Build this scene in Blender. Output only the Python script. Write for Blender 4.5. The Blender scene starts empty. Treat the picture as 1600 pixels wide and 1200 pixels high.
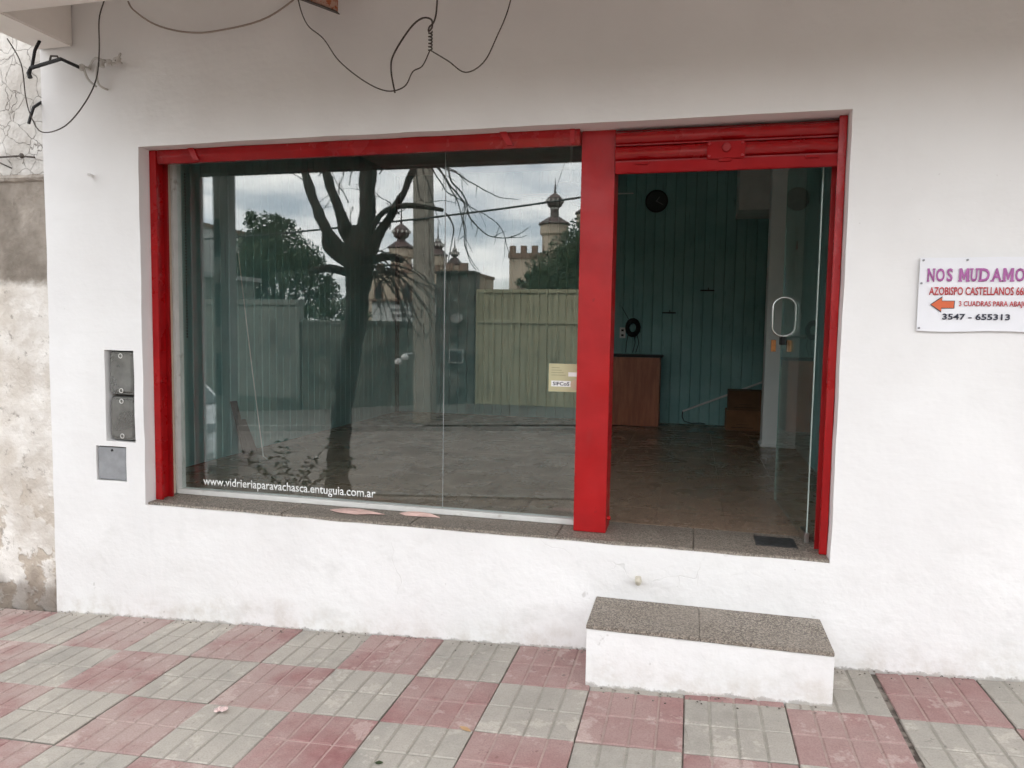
import bpy, bmesh, math, random
from mathutils import Vector, Matrix, noise
random.seed(7)
sc = bpy.context.scene
COL = sc.collection

# ------------------------------------------------------------------ camera
cam = bpy.data.cameras.new('camera')
cam.sensor_fit = 'HORIZONTAL'; cam.sensor_width = 36.0; cam.lens = 36 * 1139.49 / 1600
cam.clip_start = 0.05; cam.clip_end = 2000
co = bpy.data.objects.new('camera', cam); COL.objects.link(co); sc.camera = co
pitch, yaw, roll = -0.0741, -0.2420, 0.0159
fw = Vector((math.sin(yaw)*math.cos(pitch), math.cos(yaw)*math.cos(pitch), math.sin(pitch)))
rt = Vector((math.cos(yaw), -math.sin(yaw), 0)); up = rt.cross(fw)
R2 = rt*math.cos(roll) + up*math.sin(roll); U2 = -rt*math.sin(roll) + up*math.cos(roll)
m = Matrix((R2, U2, -fw)).transposed().to_4x4(); m.translation = (3.2643, -3.7852, 1.8142)
co.matrix_world = m

# ------------------------------------------------------------------ sky, sun, exposure
SUN_EL, SUN_AZ = 50.0, 330.0          # azimuth of the sun, degrees clockwise from +Y (behind the shop)
w = bpy.data.worlds.new('World'); sc.world = w; w.use_nodes = True
nt = w.node_tree; N = nt.nodes; L = nt.links; N.clear()
out = N.new('ShaderNodeOutputWorld'); bg = N.new('ShaderNodeBackground'); bg.inputs[1].default_value = 0.14
sky = N.new('ShaderNodeTexSky'); sky.sky_type = 'NISHITA'; sky.sun_disc = False
sky.sun_elevation = math.radians(SUN_EL); sky.sun_rotation = math.radians(SUN_AZ)
sky.air_density = 1.0; sky.dust_density = 1.5
tc = N.new('ShaderNodeTexCoord'); sep = N.new('ShaderNodeSeparateXYZ'); L.new(tc.outputs['Generated'], sep.inputs[0])
def wmath(op, a, b=None):
    n = N.new('ShaderNodeMath'); n.operation = op
    for i, v in enumerate((a, b)):
        if v is None: continue
        if isinstance(v, (int, float)): n.inputs[i].default_value = v
        else: L.new(v, n.inputs[i])
    return n.outputs[0]
den = wmath('ADD', wmath('ABSOLUTE', sep.outputs[2]), 0.22)
cmb = N.new('ShaderNodeCombineXYZ'); L.new(wmath('DIVIDE', sep.outputs[0], den), cmb.inputs[0]); L.new(wmath('DIVIDE', sep.outputs[1], den), cmb.inputs[1])
nz = N.new('ShaderNodeTexNoise'); nz.inputs['Scale'].default_value = 2.1; nz.inputs['Detail'].default_value = 8; nz.inputs['Roughness'].default_value = 0.55; nz.inputs['Distortion'].default_value = 0.3
L.new(cmb.outputs[0], nz.inputs['Vector'])
mr = N.new('ShaderNodeMapRange'); mr.interpolation_type = 'SMOOTHSTEP'
mr.inputs[1].default_value = 0.36; mr.inputs[2].default_value = 0.56; mr.inputs[3].default_value = 0.42; mr.inputs[4].default_value = 1.0
L.new(nz.outputs[0], mr.inputs[0])
nz2 = N.new('ShaderNodeTexNoise'); nz2.inputs['Scale'].default_value = 3.2; nz2.inputs['Detail'].default_value = 7
L.new(cmb.outputs[0], nz2.inputs['Vector'])
cr = N.new('ShaderNodeValToRGB'); cr.color_ramp.elements[0].position = 0.3; cr.color_ramp.elements[1].position = 0.72
cr.color_ramp.elements[0].color = (8.2, 8.65, 9.2, 1); cr.color_ramp.elements[1].color = (13.5, 13.2, 12.75, 1)
L.new(nz2.outputs[0], cr.inputs[0])
mx = N.new('ShaderNodeMix'); mx.data_type = 'RGBA'
L.new(mr.outputs[0], mx.inputs[0]); L.new(sky.outputs[0], mx.inputs[6]); L.new(cr.outputs[0], mx.inputs[7])
L.new(mx.outputs[2], bg.inputs[0]); L.new(bg.outputs[0], out.inputs[0])
sl = bpy.data.lights.new('sun', 'SUN'); sl.energy = 1.5; sl.angle = math.radians(30); sl.color = (1.0, 0.97, 0.93)
so = bpy.data.objects.new('sun', sl); COL.objects.link(so)
sd = Vector((math.sin(math.radians(SUN_AZ))*math.cos(math.radians(SUN_EL)), math.cos(math.radians(SUN_AZ))*math.cos(math.radians(SUN_EL)), math.sin(math.radians(SUN_EL))))
so.rotation_euler = sd.to_track_quat('Z', 'Y').to_euler()
vs = sc.view_settings; vs.view_transform = 'Standard'; vs.look = 'None'; vs.gamma = 1.0; vs.exposure = 1.12; vs.use_curve_mapping = False
sc.render.engine = 'CYCLES'; sc.cycles.max_bounces = 7; sc.cycles.diffuse_bounces = 4; sc.cycles.glossy_bounces = 4; sc.cycles.transparent_max_bounces = 16
sc.cycles.caustics_reflective = False; sc.cycles.caustics_refractive = False; sc.cycles.use_denoising = True; sc.cycles.use_adaptive_sampling = True; sc.cycles.adaptive_threshold = 0.04

# ------------------------------------------------------------------ helpers
def gz(x, y): return -0.0264 + 0.0492*x + 0.0055*y       # the pavement falls to the left

class MB:
    def __init__(s): s.v = []; s.f = []
    def box(s, x0, x1, y0, y1, z0, z1):
        n = len(s.v)
        s.v += [(x0,y0,z0),(x1,y0,z0),(x1,y1,z0),(x0,y1,z0),(x0,y0,z1),(x1,y0,z1),(x1,y1,z1),(x0,y1,z1)]
        s.f += [tuple(n+i for i in q) for q in ((0,3,2,1),(4,5,6,7),(0,1,5,4),(1,2,6,5),(2,3,7,6),(3,0,4,7))]
        return s
    def quadgrid(s, fn, nu, nv):
        n = len(s.v)
        for j in range(nv+1):
            for i in range(nu+1): s.v.append(tuple(fn(i/nu, j/nv)))
        for j in range(nv):
            for i in range(nu):
                a = n+j*(nu+1)+i; s.f.append((a, a+1, a+nu+2, a+nu+1))
        return s
    def tube(s, pts, rad, n=8, cap=True):
        pts = [Vector(p) for p in pts]
        if isinstance(rad, (int, float)): rad = [rad]*len(pts)
        b = len(s.v); ref = None
        for i, p in enumerate(pts):
            d = (pts[min(i+1, len(pts)-1)] - pts[max(i-1, 0)])
            d = d.normalized() if d.length > 1e-9 else Vector((0,0,1))
            if ref is None:
                ref = d.orthogonal().normalized()
            else:
                ref = (ref - d*ref.dot(d)); ref = ref.normalized() if ref.length > 1e-6 else d.orthogonal().normalized()
            q = d.cross(ref)
            for k in range(n):
                a = 2*math.pi*k/n
                s.v.append(tuple(p + (ref*math.cos(a) + q*math.sin(a))*rad[i]))
        for i in range(len(pts)-1):
            for k in range(n):
                s.f.append((b+i*n+k, b+i*n+(k+1)%n, b+(i+1)*n+(k+1)%n, b+(i+1)*n+k))
        if cap:
            s.f.append(tuple(b+k for k in reversed(range(n)))); e = b+(len(pts)-1)*n
            s.f.append(tuple(e+k for k in range(n)))
        return s
    def lathe(s, prof, c, n=16):
        b = len(s.v)
        for r, z in prof:
            for k in range(n):
                a = 2*math.pi*k/n; s.v.append((c[0]+r*math.cos(a), c[1]+r*math.sin(a), c[2]+z))
        for i in range(len(prof)-1):
            for k in range(n): s.f.append((b+i*n+k, b+i*n+(k+1)%n, b+(i+1)*n+(k+1)%n, b+(i+1)*n+k))
        s.f.append(tuple(b+k for k in reversed(range(n)))); e = b+(len(prof)-1)*n
        s.f.append(tuple(e+k for k in range(n)))
        return s
    def prism(s, poly, fn0, fn1):
        n = len(s.v); k = len(poly)
        s.v += [tuple(fn0(*p)) for p in poly] + [tuple(fn1(*p)) for p in poly]
        s.f.append(tuple(n+i for i in range(k))); s.f.append(tuple(n+k+i for i in reversed(range(k))))
        for i in range(k): s.f.append((n+(i+1)%k, n+i, n+k+i, n+k+(i+1)%k))
        return s
    def mesh(s, name, bevel=0, seg=2, smooth=False, subd=None):
        me = bpy.data.meshes.new(name)
        bm = bmesh.new()
        vs_ = [bm.verts.new(p) for p in s.v]
        for f in s.f:
            try: bm.faces.new([vs_[i] for i in f])
            except ValueError: pass
        bmesh.ops.recalc_face_normals(bm, faces=bm.faces)
        if bevel: bmesh.ops.bevel(bm, geom=list(bm.edges), offset=bevel, segments=seg, affect='EDGES', clamp_overlap=True)
        bm.to_mesh(me); bm.free()
        if smooth:
            for p in me.polygons: p.use_smooth = True
        return me
    def build(s, name, mat, parent=None, **k):
        return put(name, s.mesh(name, **k), mat, parent)

def put(name, me, mat, parent=None, loc=None):
    if mat is not None and not me.materials: me.materials.append(mat)
    o = bpy.data.objects.new(name, me); COL.objects.link(o)
    if loc is not None: o.location = loc
    if parent is not None:
        o.parent = parent
        if parent.get('_base') is not None: o.matrix_parent_inverse = Matrix.Translation(-Vector(parent.location))
    return o
def tag(o, label=None, cat=None, group=None, kind=None):
    if label: o['label'] = label
    if cat: o['category'] = cat
    if group: o['group'] = group
    if kind: o['kind'] = kind
    return o
def thing(name, label, cat, loc=(0,0,0), group=None):
    o = bpy.data.objects.new(name, None); COL.objects.link(o); o.location = loc; o.empty_display_size = .2
    o['_base'] = 1
    return tag(o, label, cat, group)

# ------------------------------------------------------------------ materials
def srgb(r, g, b):
    return tuple(((c/255)/12.92 if c/255 <= .04045 else (((c/255)+.055)/1.055)**2.4) for c in (r, g, b))
class NM:
    """small node-material builder, textures read world position so they never repeat per piece"""
    def __init__(s, name):
        s.m = bpy.data.materials.new(name); s.m.use_nodes = True; s.t = s.m.node_tree; s.n = s.t.nodes; s.l = s.t.links
        s.b = s.n['Principled BSDF']; s.geo = s.n.new('ShaderNodeNewGeometry'); s.pos = s.geo.outputs['Position']
    def link(s, a, b):
        if isinstance(a, (int, float)): b.default_value = a
        elif isinstance(a, tuple): b.default_value = a if len(a) == len(b.default_value) else (*a, 1)
        else: s.l.new(a, b)
    def scaled(s, sx, sy, sz, src=None):
        n = s.n.new('ShaderNodeVectorMath'); n.operation = 'MULTIPLY'; s.l.new(src or s.pos, n.inputs[0]); n.inputs[1].default_value = (sx, sy, sz); return n.outputs[0]
    def noise(s, scale, detail=5, rough=.55, vec=None, dist=0):
        n = s.n.new('ShaderNodeTexNoise'); n.inputs['Scale'].default_value = scale; n.inputs['Detail'].default_value = min(detail, 4)
        n.inputs['Roughness'].default_value = rough; n.inputs['Distortion'].default_value = dist; s.l.new(vec or s.pos, n.inputs['Vector']); return n.outputs[0]
    def vor(s, scale, feature='F1', vec=None, out='Distance'):
        n = s.n.new('ShaderNodeTexVoronoi'); n.feature = feature; n.inputs['Scale'].default_value = scale; s.l.new(vec or s.pos, n.inputs['Vector']); return n.outputs[out]
    def math(s, op, a, b=0.0, c=None):
        n = s.n.new('ShaderNodeMath'); n.operation = op; s.link(a, n.inputs[0]); s.link(b, n.inputs[1])
        if c is not None: s.link(c, n.inputs[2])
        return n.outputs[0]
    def ramp(s, v, lo, hi, a=0.0, b=1.0):
        n = s.n.new('ShaderNodeMapRange'); n.interpolation_type = 'SMOOTHSTEP'; s.link(v, n.inputs[0])
        for i, x in enumerate((lo, hi, a, b)): s.link(x, n.inputs[i+1])
        return n.outputs[0]
    def mix(s, f, a, b):
        n = s.n.new('ShaderNodeMix'); n.data_type = 'RGBA'; s.link(f, n.inputs[0]); s.link(a, n.inputs[6]); s.link(b, n.inputs[7]); return n.outputs[2]
    def xyz(s):
        n = s.n.new('ShaderNodeSeparateXYZ'); s.l.new(s.pos, n.inputs[0]); return n.outputs
    def rnd(s):
        return s.n.new('ShaderNodeObjectInfo').outputs['Random']
    def bump(s, h, strength=.3, dist=.01):
        n = s.n.new('ShaderNodeBump'); n.inputs['Strength'].default_value = strength; n.inputs['Distance'].default_value = dist
        s.l.new(h, n.inputs['Height']); s.l.new(n.outputs[0], s.b.inputs['Normal'])
    def out(s, col, rough=.6, spec=.5, metal=0):
        s.link(col, s.b.inputs['Base Color']); s.link(rough, s.b.inputs['Roughness']); s.b.inputs['Specular IOR Level'].default_value = spec; s.b.inputs['Metallic'].default_value = metal
        return s.m
def basic(name, col, rough=.6, var=.12, scale=5, bump=.15, bscale=60, dist=.003, spec=.4, metal=0, stain=None, st=(.55,.7), sscale=3):
    q = NM(name)
    a = tuple(c*(1-var) for c in col); b = tuple(min(c*(1+var), 1) for c in col)
    c = q.mix(q.ramp(q.noise(scale), .3, .7), a, b)
    if stain: c = q.mix(q.ramp(q.noise(sscale, 6, .6), *st), c, stain)
    if bump: q.bump(q.noise(bscale, 4), bump, dist)
    return q.out(c, rough, spec, metal)

MAT = {}
# white masonry paint: brush strokes, lumps, scuffs, splashed dirt along the foot
q = NM('white_wall_paint'); X_, Y_, Z_ = q.xyz()
c = q.mix(q.ramp(q.noise(1.3, 5), .3, .7), (.775,.76,.75), (.835,.825,.815))
c = q.mix(q.ramp(q.noise(1, 6, .6, q.scaled(1.2, 1.2, 9)), .58, .8, 0, .35), c, (.70,.69,.67))
h0 = q.math('SUBTRACT', Z_, q.math('MULTIPLY_ADD', X_, .0492, -.0264))
scuff = q.math('MULTIPLY', q.ramp(q.noise(14, 3, .5, q.scaled(1, 1, .8)), .70, .76), q.ramp(h0, .2, .6, 1, 0))
c = q.mix(q.math('MULTIPLY', scuff, .5), c, (.40,.38,.35))
wob = q.math('MULTIPLY_ADD', q.noise(17, 7, .75), .075, -.037)
c = q.mix(q.math('MULTIPLY', q.ramp(q.math('SUBTRACT', h0, wob), .0, .012, 1, 0), .65), c, (.21,.185,.16))
crk = q.vor(1.7, 'DISTANCE_TO_EDGE', q.scaled(1, 1, 1.6))
lum = q.math('ADD', q.math('MULTIPLY', q.noise(3.2, 6, .55), 1.0), q.math('MULTIPLY', q.noise(9, 4, .6, q.scaled(1.1, 1.1, 3)), .12))
low_ = q.ramp(h0, .3, 1.0, 1, 0)
sm_ = q.math('MULTIPLY', q.ramp(q.noise(2.6, 7, .65, q.scaled(1, 1, 1.6)), .52, .70, 0, .5), low_)
c = q.mix(sm_, c, (.66,.645,.625))
dvv = q.n.new('ShaderNodeVectorMath'); dvv.operation = 'MULTIPLY_ADD'; nzz = q.n.new('ShaderNodeTexNoise'); nzz.inputs['Scale'].default_value = 3.5; nzz.inputs['Detail'].default_value = 6
nzz.inputs['Detail'].default_value = 3; q.l.new(q.pos, nzz.inputs['Vector']); q.l.new(nzz.outputs['Color'], dvv.inputs[0]); dvv.inputs[1].default_value = (.35,.35,.35); q.l.new(q.pos, dvv.inputs[2])
hair = q.math('MULTIPLY', q.ramp(q.vor(.9, 'DISTANCE_TO_EDGE', dvv.outputs[0]), .0, .0035, 1, 0), q.ramp(q.noise(1.4, 3), .50, .58))
hair = q.math('MULTIPLY', q.math('MULTIPLY', hair, q.ramp(h0, .45, .9, 1, 0)), q.ramp(X_, 3.6, 3.9, .75, 0))
c = q.mix(q.math('MULTIPLY', hair, .35), c, (.46,.44,.41))
spk = q.math('MULTIPLY', q.ramp(q.noise(55, 3, .6), .70, .74), q.ramp(q.noise(2.2, 3), .5, .62, 0, .55))
c = q.mix(spk, c, (.48,.46,.43))
spl = q.math('MULTIPLY', q.ramp(q.math('ADD', h0, q.math('MULTIPLY', q.noise(3.5, 6, .7), -.34)), -.17, .03, .55, 0), q.ramp(q.noise(9, 6, .7), .35, .7))
c = q.mix(spl, c, (.56,.51,.45))
lum2 = q.math('ADD', lum, q.math('MULTIPLY', q.math('MULTIPLY', q.noise(7, 5, .6), low_), .9))
lum2 = q.math('SUBTRACT', lum2, q.math('MULTIPLY', hair, .25))
q.bump(lum2, .38, .026)
MAT['wall'] = q.out(c, .62, .35)
# beige soffit paint
MAT['soffit'] = basic('soffit_paint', (.86,.82,.775), .8, .05, 2.2, .3, 8, .01)
MAT['column'] = basic('dim_column_paint', (.22,.22,.21), .8, .15, 3, .3, 20, .006)
# weathered plaster of the house next door
q = NM('old_plaster'); X_, Y_, Z_ = q.xyz()
dv = q.n.new('ShaderNodeVectorMath'); dv.operation = 'MULTIPLY_ADD'
nzc = q.n.new('ShaderNodeTexNoise'); nzc.inputs['Scale'].default_value = 4; nzc.inputs['Detail'].default_value = 5; q.l.new(q.pos, nzc.inputs['Vector'])
q.l.new(nzc.outputs['Color'], dv.inputs[0]); dv.inputs[1].default_value = (.22,.22,.22); q.l.new(q.pos, dv.inputs[2])
crk1 = q.vor(8.5, 'DISTANCE_TO_EDGE', dv.outputs[0]); crk2 = q.vor(3.1, 'DISTANCE_TO_EDGE', dv.outputs[0])
zn = q.math('ADD', Z_, q.math('MULTIPLY_ADD', q.noise(5, 6, .6), .22, -.11))
top = q.mix(q.ramp(q.noise(3.5, 6, .6), .35, .65), (.55,.515,.475), (.72,.695,.66))
top = q.mix(q.ramp(crk1, .0, .014, .75, 0), top, (.22,.19,.165))
mid = q.mix(q.ramp(q.noise(2.6, 7, .65), .3, .72), (.20,.17,.14), (.42,.37,.32))
mid = q.mix(q.ramp(q.noise(9, 6, .7, q.scaled(1, 1, .35)), .55, .8, 0, .7), mid, (.115,.098,.084))
low = q.mix(q.ramp(q.noise(2.2, 6, .6), .38, .62), (.60,.545,.485), (.80,.765,.72))
peel = q.math('MULTIPLY', q.ramp(q.noise(4.2, 7, .62), .50, .56), q.ramp(Z_, 1.1, .2, .12, 1))
low = q.mix(q.math('MULTIPLY', peel, .85), low, (.47,.39,.31))
low = q.mix(q.ramp(q.noise(11, 6, .7), .6, .72, 0, .6), low, (.21,.175,.145))
low = q.mix(q.ramp(q.math('ADD', crk2, q.ramp(q.noise(1.7, 3), .45, .6, .02, 0)), .0, .005, .6, 0), low, (.20,.165,.135))
low = q.mix(q.ramp(q.math('SUBTRACT', Z_, q.math('MULTIPLY', q.noise(6, 5), .35)), -.16, .05, .75, 0), low, (.15,.12,.095))
c = q.mix(q.ramp(zn, 2.03, 2.10), low, mid); c = q.mix(q.ramp(Z_, 2.725, 2.74), c, top)
hh = q.math('ADD', q.noise(6, 8, .65), q.math('ADD', q.math('MULTIPLY', q.math('MULTIPLY', q.ramp(crk1, 0, .02), q.ramp(Z_, 2.72, 2.74)), .3), q.math('MULTIPLY', peel, -.22)))
q.bump(hh, .8, .03)
MAT['plaster'] = q.out(c, .9, .2)
MAT['ledge'] = basic('rough_cement', (.34,.30,.26), .9, .3, 9, .9, 35, .02)
# glossy red enamel, brushed by hand
def red(name, k=1.0, rough=.28, sp=.35):
    q = NM(name)
    c = q.mix(q.ramp(q.noise(6, 5), .3, .7), (.33*k,.0035*k,.0055*k), (.40*k,.0065*k,.0085*k))
    c = q.mix(q.ramp(q.noise(24, 5, .6), .66, .73, 0, .5), c, (.19,.006,.008))
    c = q.mix(q.ramp(q.noise(70, 4, .6), .735, .755, 0, .8), c, (.07,.018,.014))
    c = q.mix(q.ramp(q.noise(5, 7, .7, q.scaled(1, 1, .25)), .60, .75, 0, .3), c, (.30,.045,.04))
    q.bump(q.math('ADD', q.noise(11, 4, .5, q.scaled(1, 1, .5)), q.math('MULTIPLY', q.noise(60, 3, .6), .25)), .22, .005)
    return q.out(c, q.ramp(q.noise(5, 6, .65), .3, .7, rough-.08, rough+.14), sp)
MAT['red'] = red('red_enamel'); MAT['red_sheet'] = red('red_enamel_sheet', 1.0, .36); MAT['red_old'] = red('old_red_enamel', .75, .42)
MAT['red_shutter'] = red('red_enamel_shutter', .8, .20, .5); MAT['red_matt'] = red('dull_red_enamel', .85, .5, .15)
MAT['cream'] = basic('cream_paint', (.56,.47,.37), .6, .08, 6, .15)
MAT['alu'] = basic('white_aluminium_profile', (.66,.65,.62), .45, .06, 9, .05, stain=(.42,.38,.33), st=(.6,.78), sscale=12)
MAT['steel'] = basic('brushed_steel', (.62,.62,.60), .28, .05, 8, .03, metal=1.0)
MAT['zinc'] = basic('dull_zinc', (.27,.275,.285), .6, .12, 14, .1, metal=0)
MAT['black'] = basic('black_rubber', (.018,.018,.019), .55, .2, 9, .1)
MAT['wirebeige'] = basic('beige_cable', (.34,.28,.24), .8, .1, 9, 0)
MAT['cable'] = basic('weathered_cable', (.085,.07,.06), .7, .3, 15, .1)
MAT['whitecable'] = basic('painted_over_cable', (.56,.54,.51), .7, .1, 15, .1)
MAT['whiteplastic'] = basic('white_plastic', (.72,.71,.69), .45, .05, 8, .05)
MAT['print_white'] = basic('white_vinyl_lettering', (.85,.85,.83), .5, .03, 8, 0)
# glass: reflection by angle of view, clear otherwise, a film of dust
def glass(name, tint, dust, f0=.055):
    q = NM(name); n = q.n; n.remove(q.b)
    o = n['Material Output']
    dp = n.new('ShaderNodeVectorMath'); dp.operation = 'DOT_PRODUCT'; q.l.new(q.geo.outputs['Normal'], dp.inputs[0]); q.l.new(q.geo.outputs['Incoming'], dp.inputs[1])
    cth = q.math('ABSOLUTE', dp.outputs['Value'])
    f = q.math('MULTIPLY_ADD', q.math('POWER', q.math('SUBTRACT', 1.0, cth), 5.0), 1-f0, f0)
    tr = n.new('ShaderNodeBsdfTransparent'); tr.inputs[0].default_value = (*tint, 1)
    gl = n.new('ShaderNodeBsdfGlossy'); gl.inputs['Roughness'].default_value = 0.0; gl.inputs['Color'].default_value = (1,1,1,1)
    df = n.new('ShaderNodeBsdfDiffuse'); df.inputs[0].default_value = (.6,.58,.54,1)
    m1 = n.new('ShaderNodeMixShader'); q.l.new(f, m1.inputs[0]); q.l.new(tr.outputs[0], m1.inputs[1]); q.l.new(gl.outputs[0], m1.inputs[2])
    dm = q.ramp(q.noise(3, 7, .6, q.scaled(1.5, 1, .6)), .3, .8, dust*.5, dust*2.2)
    m2 = n.new('ShaderNodeMixShader'); q.l.new(dm, m2.inputs[0]); q.l.new(m1.outputs[0], m2.inputs[1]); q.l.new(df.outputs[0], m2.inputs[2])
    q.l.new(m2.outputs[0], o.inputs[0]); return q.m
MAT['glass'] = glass('shop_glass', (.95,.985,.975), .003, .115)
MAT['door_glass'] = glass('door_glass', (.90,.965,.95), .014)
MAT['glass_edge'] = basic('glass_edge', (.50,.60,.56), .25, .1, 9, 0)
# terrazzo / granite
def granite(name, a, b, c3, rough, sp=170):
    q = NM(name)
    v = q.n.new('ShaderNodeTexVoronoi'); v.inputs['Scale'].default_value = sp; q.l.new(q.pos, v.inputs['Vector'])
    sx = q.n.new('ShaderNodeSeparateColor'); q.l.new(v.outputs['Color'], sx.inputs[0])
    c = q.mix(q.ramp(sx.outputs[0], .15, .85), a, b); c = q.mix(q.ramp(sx.outputs[1], .74, .8), c, c3)
    c = q.mix(q.ramp(q.noise(2.5, 6), .35, .75, 0, .45), c, tuple((x+y)/2 for x, y in zip(a, b)))
    c = q.mix(q.math('MULTIPLY', q.rnd(), .22), c, a)
    q.bump(sx.outputs[2], .05, .001)
    return q.out(c, q.ramp(q.noise(4, 6, .6), .3, .75, rough, rough+.22), .5)
MAT['granite'] = granite('speckled_granite', (.16,.133,.108), (.37,.32,.265), (.085,.072,.06), .5)
MAT['floor'] = granite('worn_granite_floor', (.25,.168,.118), (.45,.32,.228), (.13,.09,.065), .20)
# teal boarding
q = NM('teal_board_paint')
c = q.mix(q.ramp(q.noise(2.5, 6), .3, .7), (.21,.405,.40), (.285,.495,.485))
c = q.mix(q.math('MULTIPLY', q.rnd(), .35), c, (.20,.36,.36))
c = q.mix(q.ramp(q.noise(30, 5, .7, q.scaled(1, 1, .12)), .58, .72, 0, .5), c, (.09,.16,.16))
c = q.mix(q.ramp(q.noise(18, 4, .6), .72, .76), c, (.04,.06,.06))
q.bump(q.noise(40, 4, .6, q.scaled(1, 1, .1)), .2, .003)
MAT['teal'] = q.out(c, .5, .35)
MAT['ceiling'] = basic('pale_ceiling', (.72,.73,.71), .8, .1, 3, .1)
MAT['backing'] = basic('dark_teal_backing', (.03,.06,.06), .8, .1, 3, 0)
MAT['pillar_in'] = basic('pale_pillar_paint', (.84,.84,.83), .6, .04, 3, .15, 10, .006)
# pavement
TS, TX, TY = .44, .199, -.4356
def tilemat(name, a, b, dust):
    q = NM(name)
    c = q.mix(q.ramp(q.noise(16, 6, .6), .3, .7), a, b)
    c = q.mix(q.math('MULTIPLY', q.rnd(), .45), c, tuple(x*.6+y*.4 for x, y in zip(a, dust)))
    sn = q.n.new('ShaderNodeVectorMath'); sn.operation = 'SUBTRACT'; q.l.new(q.pos, sn.inputs[0]); sn.inputs[1].default_value = (TX, TY, 0)
    s2 = q.n.new('ShaderNodeVectorMath'); s2.operation = 'DIVIDE'; q.l.new(sn.outputs[0], s2.inputs[0]); s2.inputs[1].default_value = (.11, .22, 1e6)
    s3 = q.n.new('ShaderNodeVectorMath'); s3.operation = 'FLOOR'; q.l.new(s2.outputs[0], s3.inputs[0])
    wn = q.n.new('ShaderNodeTexWhiteNoise'); q.l.new(s3.outputs[0], wn.inputs['Vector'])
    c = q.mix(q.ramp(wn.outputs['Value'], .0, 1, 0, .34), c, tuple(x*.45+y*.55 for x, y in zip(b, dust)))
    lf = q.ramp(q.xyz()[0], -1.0, 3.4, .88, .34)
    c = q.mix(q.math('MULTIPLY', q.ramp(q.noise(2.3, 7, .65), .30, .60), lf), c, dust)
    c = q.mix(q.ramp(q.noise(26, 6, .7), .64, .71, 0, .5), c, tuple(x*.5 for x in a))
    c = q.mix(q.ramp(q.vor(3.3, 'F1'), .02, .045, .55, 0), c, (.10,.088,.078))
    c = q.mix(q.math('MULTIPLY', q.ramp(q.noise(5, 8, .75), .56, .63), .45), c, tuple(min(x*1.25,1) for x in dust))
    c = q.mix(q.ramp(q.noise(140, 2), .35, .7, 0, .25), c, tuple(x*.6 for x in a))
    q.bump(q.noise(150, 3, .6), .25, .002)
    return q.out(c, .82, .3)
MAT['tile_red'] = tilemat('red_paving', (.228,.098,.096), (.295,.145,.14), (.42,.345,.31))
MAT['tile_grey'] = tilemat('grey_paving', (.265,.246,.217), (.33,.306,.272), (.43,.39,.34))
MAT['groove_red'] = tilemat('pink_grooves', (.36,.23,.21), (.46,.33,.30), (.30,.25,.22))
MAT['groove_grey'] = tilemat('grey_grooves', (.30,.28,.24), (.40,.38,.33), (.22,.20,.17))
MAT['mortar'] = basic('dirty_mortar', (.20,.17,.145), .95, .35, 8, .5, 60, .006, stain=(.075,.06,.05), st=(.5,.62), sscale=9)
MAT['asphalt'] = basic('grey_asphalt', (.165,.147,.13), .85, .15, 3, .5, 120, .006, stain=(.115,.103,.092), st=(.52,.66), sscale=1.3)
MAT['kerb'] = basic('worn_kerb_concrete', (.20,.19,.175), .9, .2, 6, .4, 40, .006)
MAT['farwalk'] = basic('grimy_far_pavement', (.10,.092,.08), .9, .25, 3, .4, 40, .006)
MAT['earth'] = basic('dry_earth', (.13,.11,.085), .95, .3, 3, .6, 30, .02)
MAT['concrete'] = basic('pole_concrete', (.23,.205,.17), .85, .15, 4, .4, 40, .006, stain=(.12,.105,.09), st=(.56,.72), sscale=2.2)
MAT['moss'] = basic('damp_dark_render', (.085,.09,.074), .95, .25, 3, .8, 22, .02, stain=(.036,.044,.038), st=(.42,.62), sscale=1.4)
MAT['rubble'] = basic('dark_pier_render', (.085,.083,.072), .95, .35, 7, .9, 18, .03, stain=(.03,.034,.03), st=(.48,.62), sscale=2)
MAT['gate'] = basic('olive_sheet_metal', (.29,.265,.17), .6, .08, 3, .05, stain=(.15,.135,.09), st=(.55,.75), sscale=2)
MAT['lightwall'] = basic('grey_green_render', (.135,.14,.122), .9, .12, 2, .3, 14, .01, stain=(.085,.088,.078), st=(.5,.68), sscale=1.2)
MAT['castle'] = basic('cream_castle_render', (.42,.345,.265), .9, .1, .8, .2, 6, .02)
MAT['castle_dark'] = basic('brown_castle_trim', (.20,.13,.095), .85, .15, 1.2, .2, 8, .02)
MAT['dome'] = basic('dark_dome_tiles', (.085,.055,.05), .6, .2, 3, .2, 8, .02)
MAT['domeband'] = basic('pale_dome_band', (.42,.40,.37), .7, .1, 3, 0)
MAT['house'] = basic('pale_house_render', (.45,.45,.43), .85, .1, 1, .1, 6)
MAT['pane'] = basic('dark_window_pane', (.03,.035,.04), .15, .1, 3, 0)
MAT['bark'] = basic('dark_bark', (.045,.037,.03), .95, .35, 9, .9, 30, .03)
MAT['twig'] = basic('dark_twig', (.05,.04,.033), .9, .2, 9, 0)
def leafmat(name, a, b):
    q = NM(name)
    c = q.mix(q.ramp(q.noise(1.3, 5), .3, .7), a, b)
    return q.out(c, .6, .3)
MAT['leaf'] = leafmat('dark_foliage', (.022,.038,.016), (.050,.075,.030))
MAT['leaf2'] = leafmat('shoot_foliage', (.018,.030,.011), (.035,.05,.02))
q = NM('wood_veneer'); gr = q.noise(3, 5, .6, q.scaled(9, 1, 1.2))
MAT['wood'] = q.out(q.mix(q.ramp(gr, .3, .7), (.31,.088,.04), (.44,.138,.064)), .45, .4)
MAT['wood_dark'] = basic('dark_wood', (.022,.016,.013), .6, .3, 6, .2)
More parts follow.
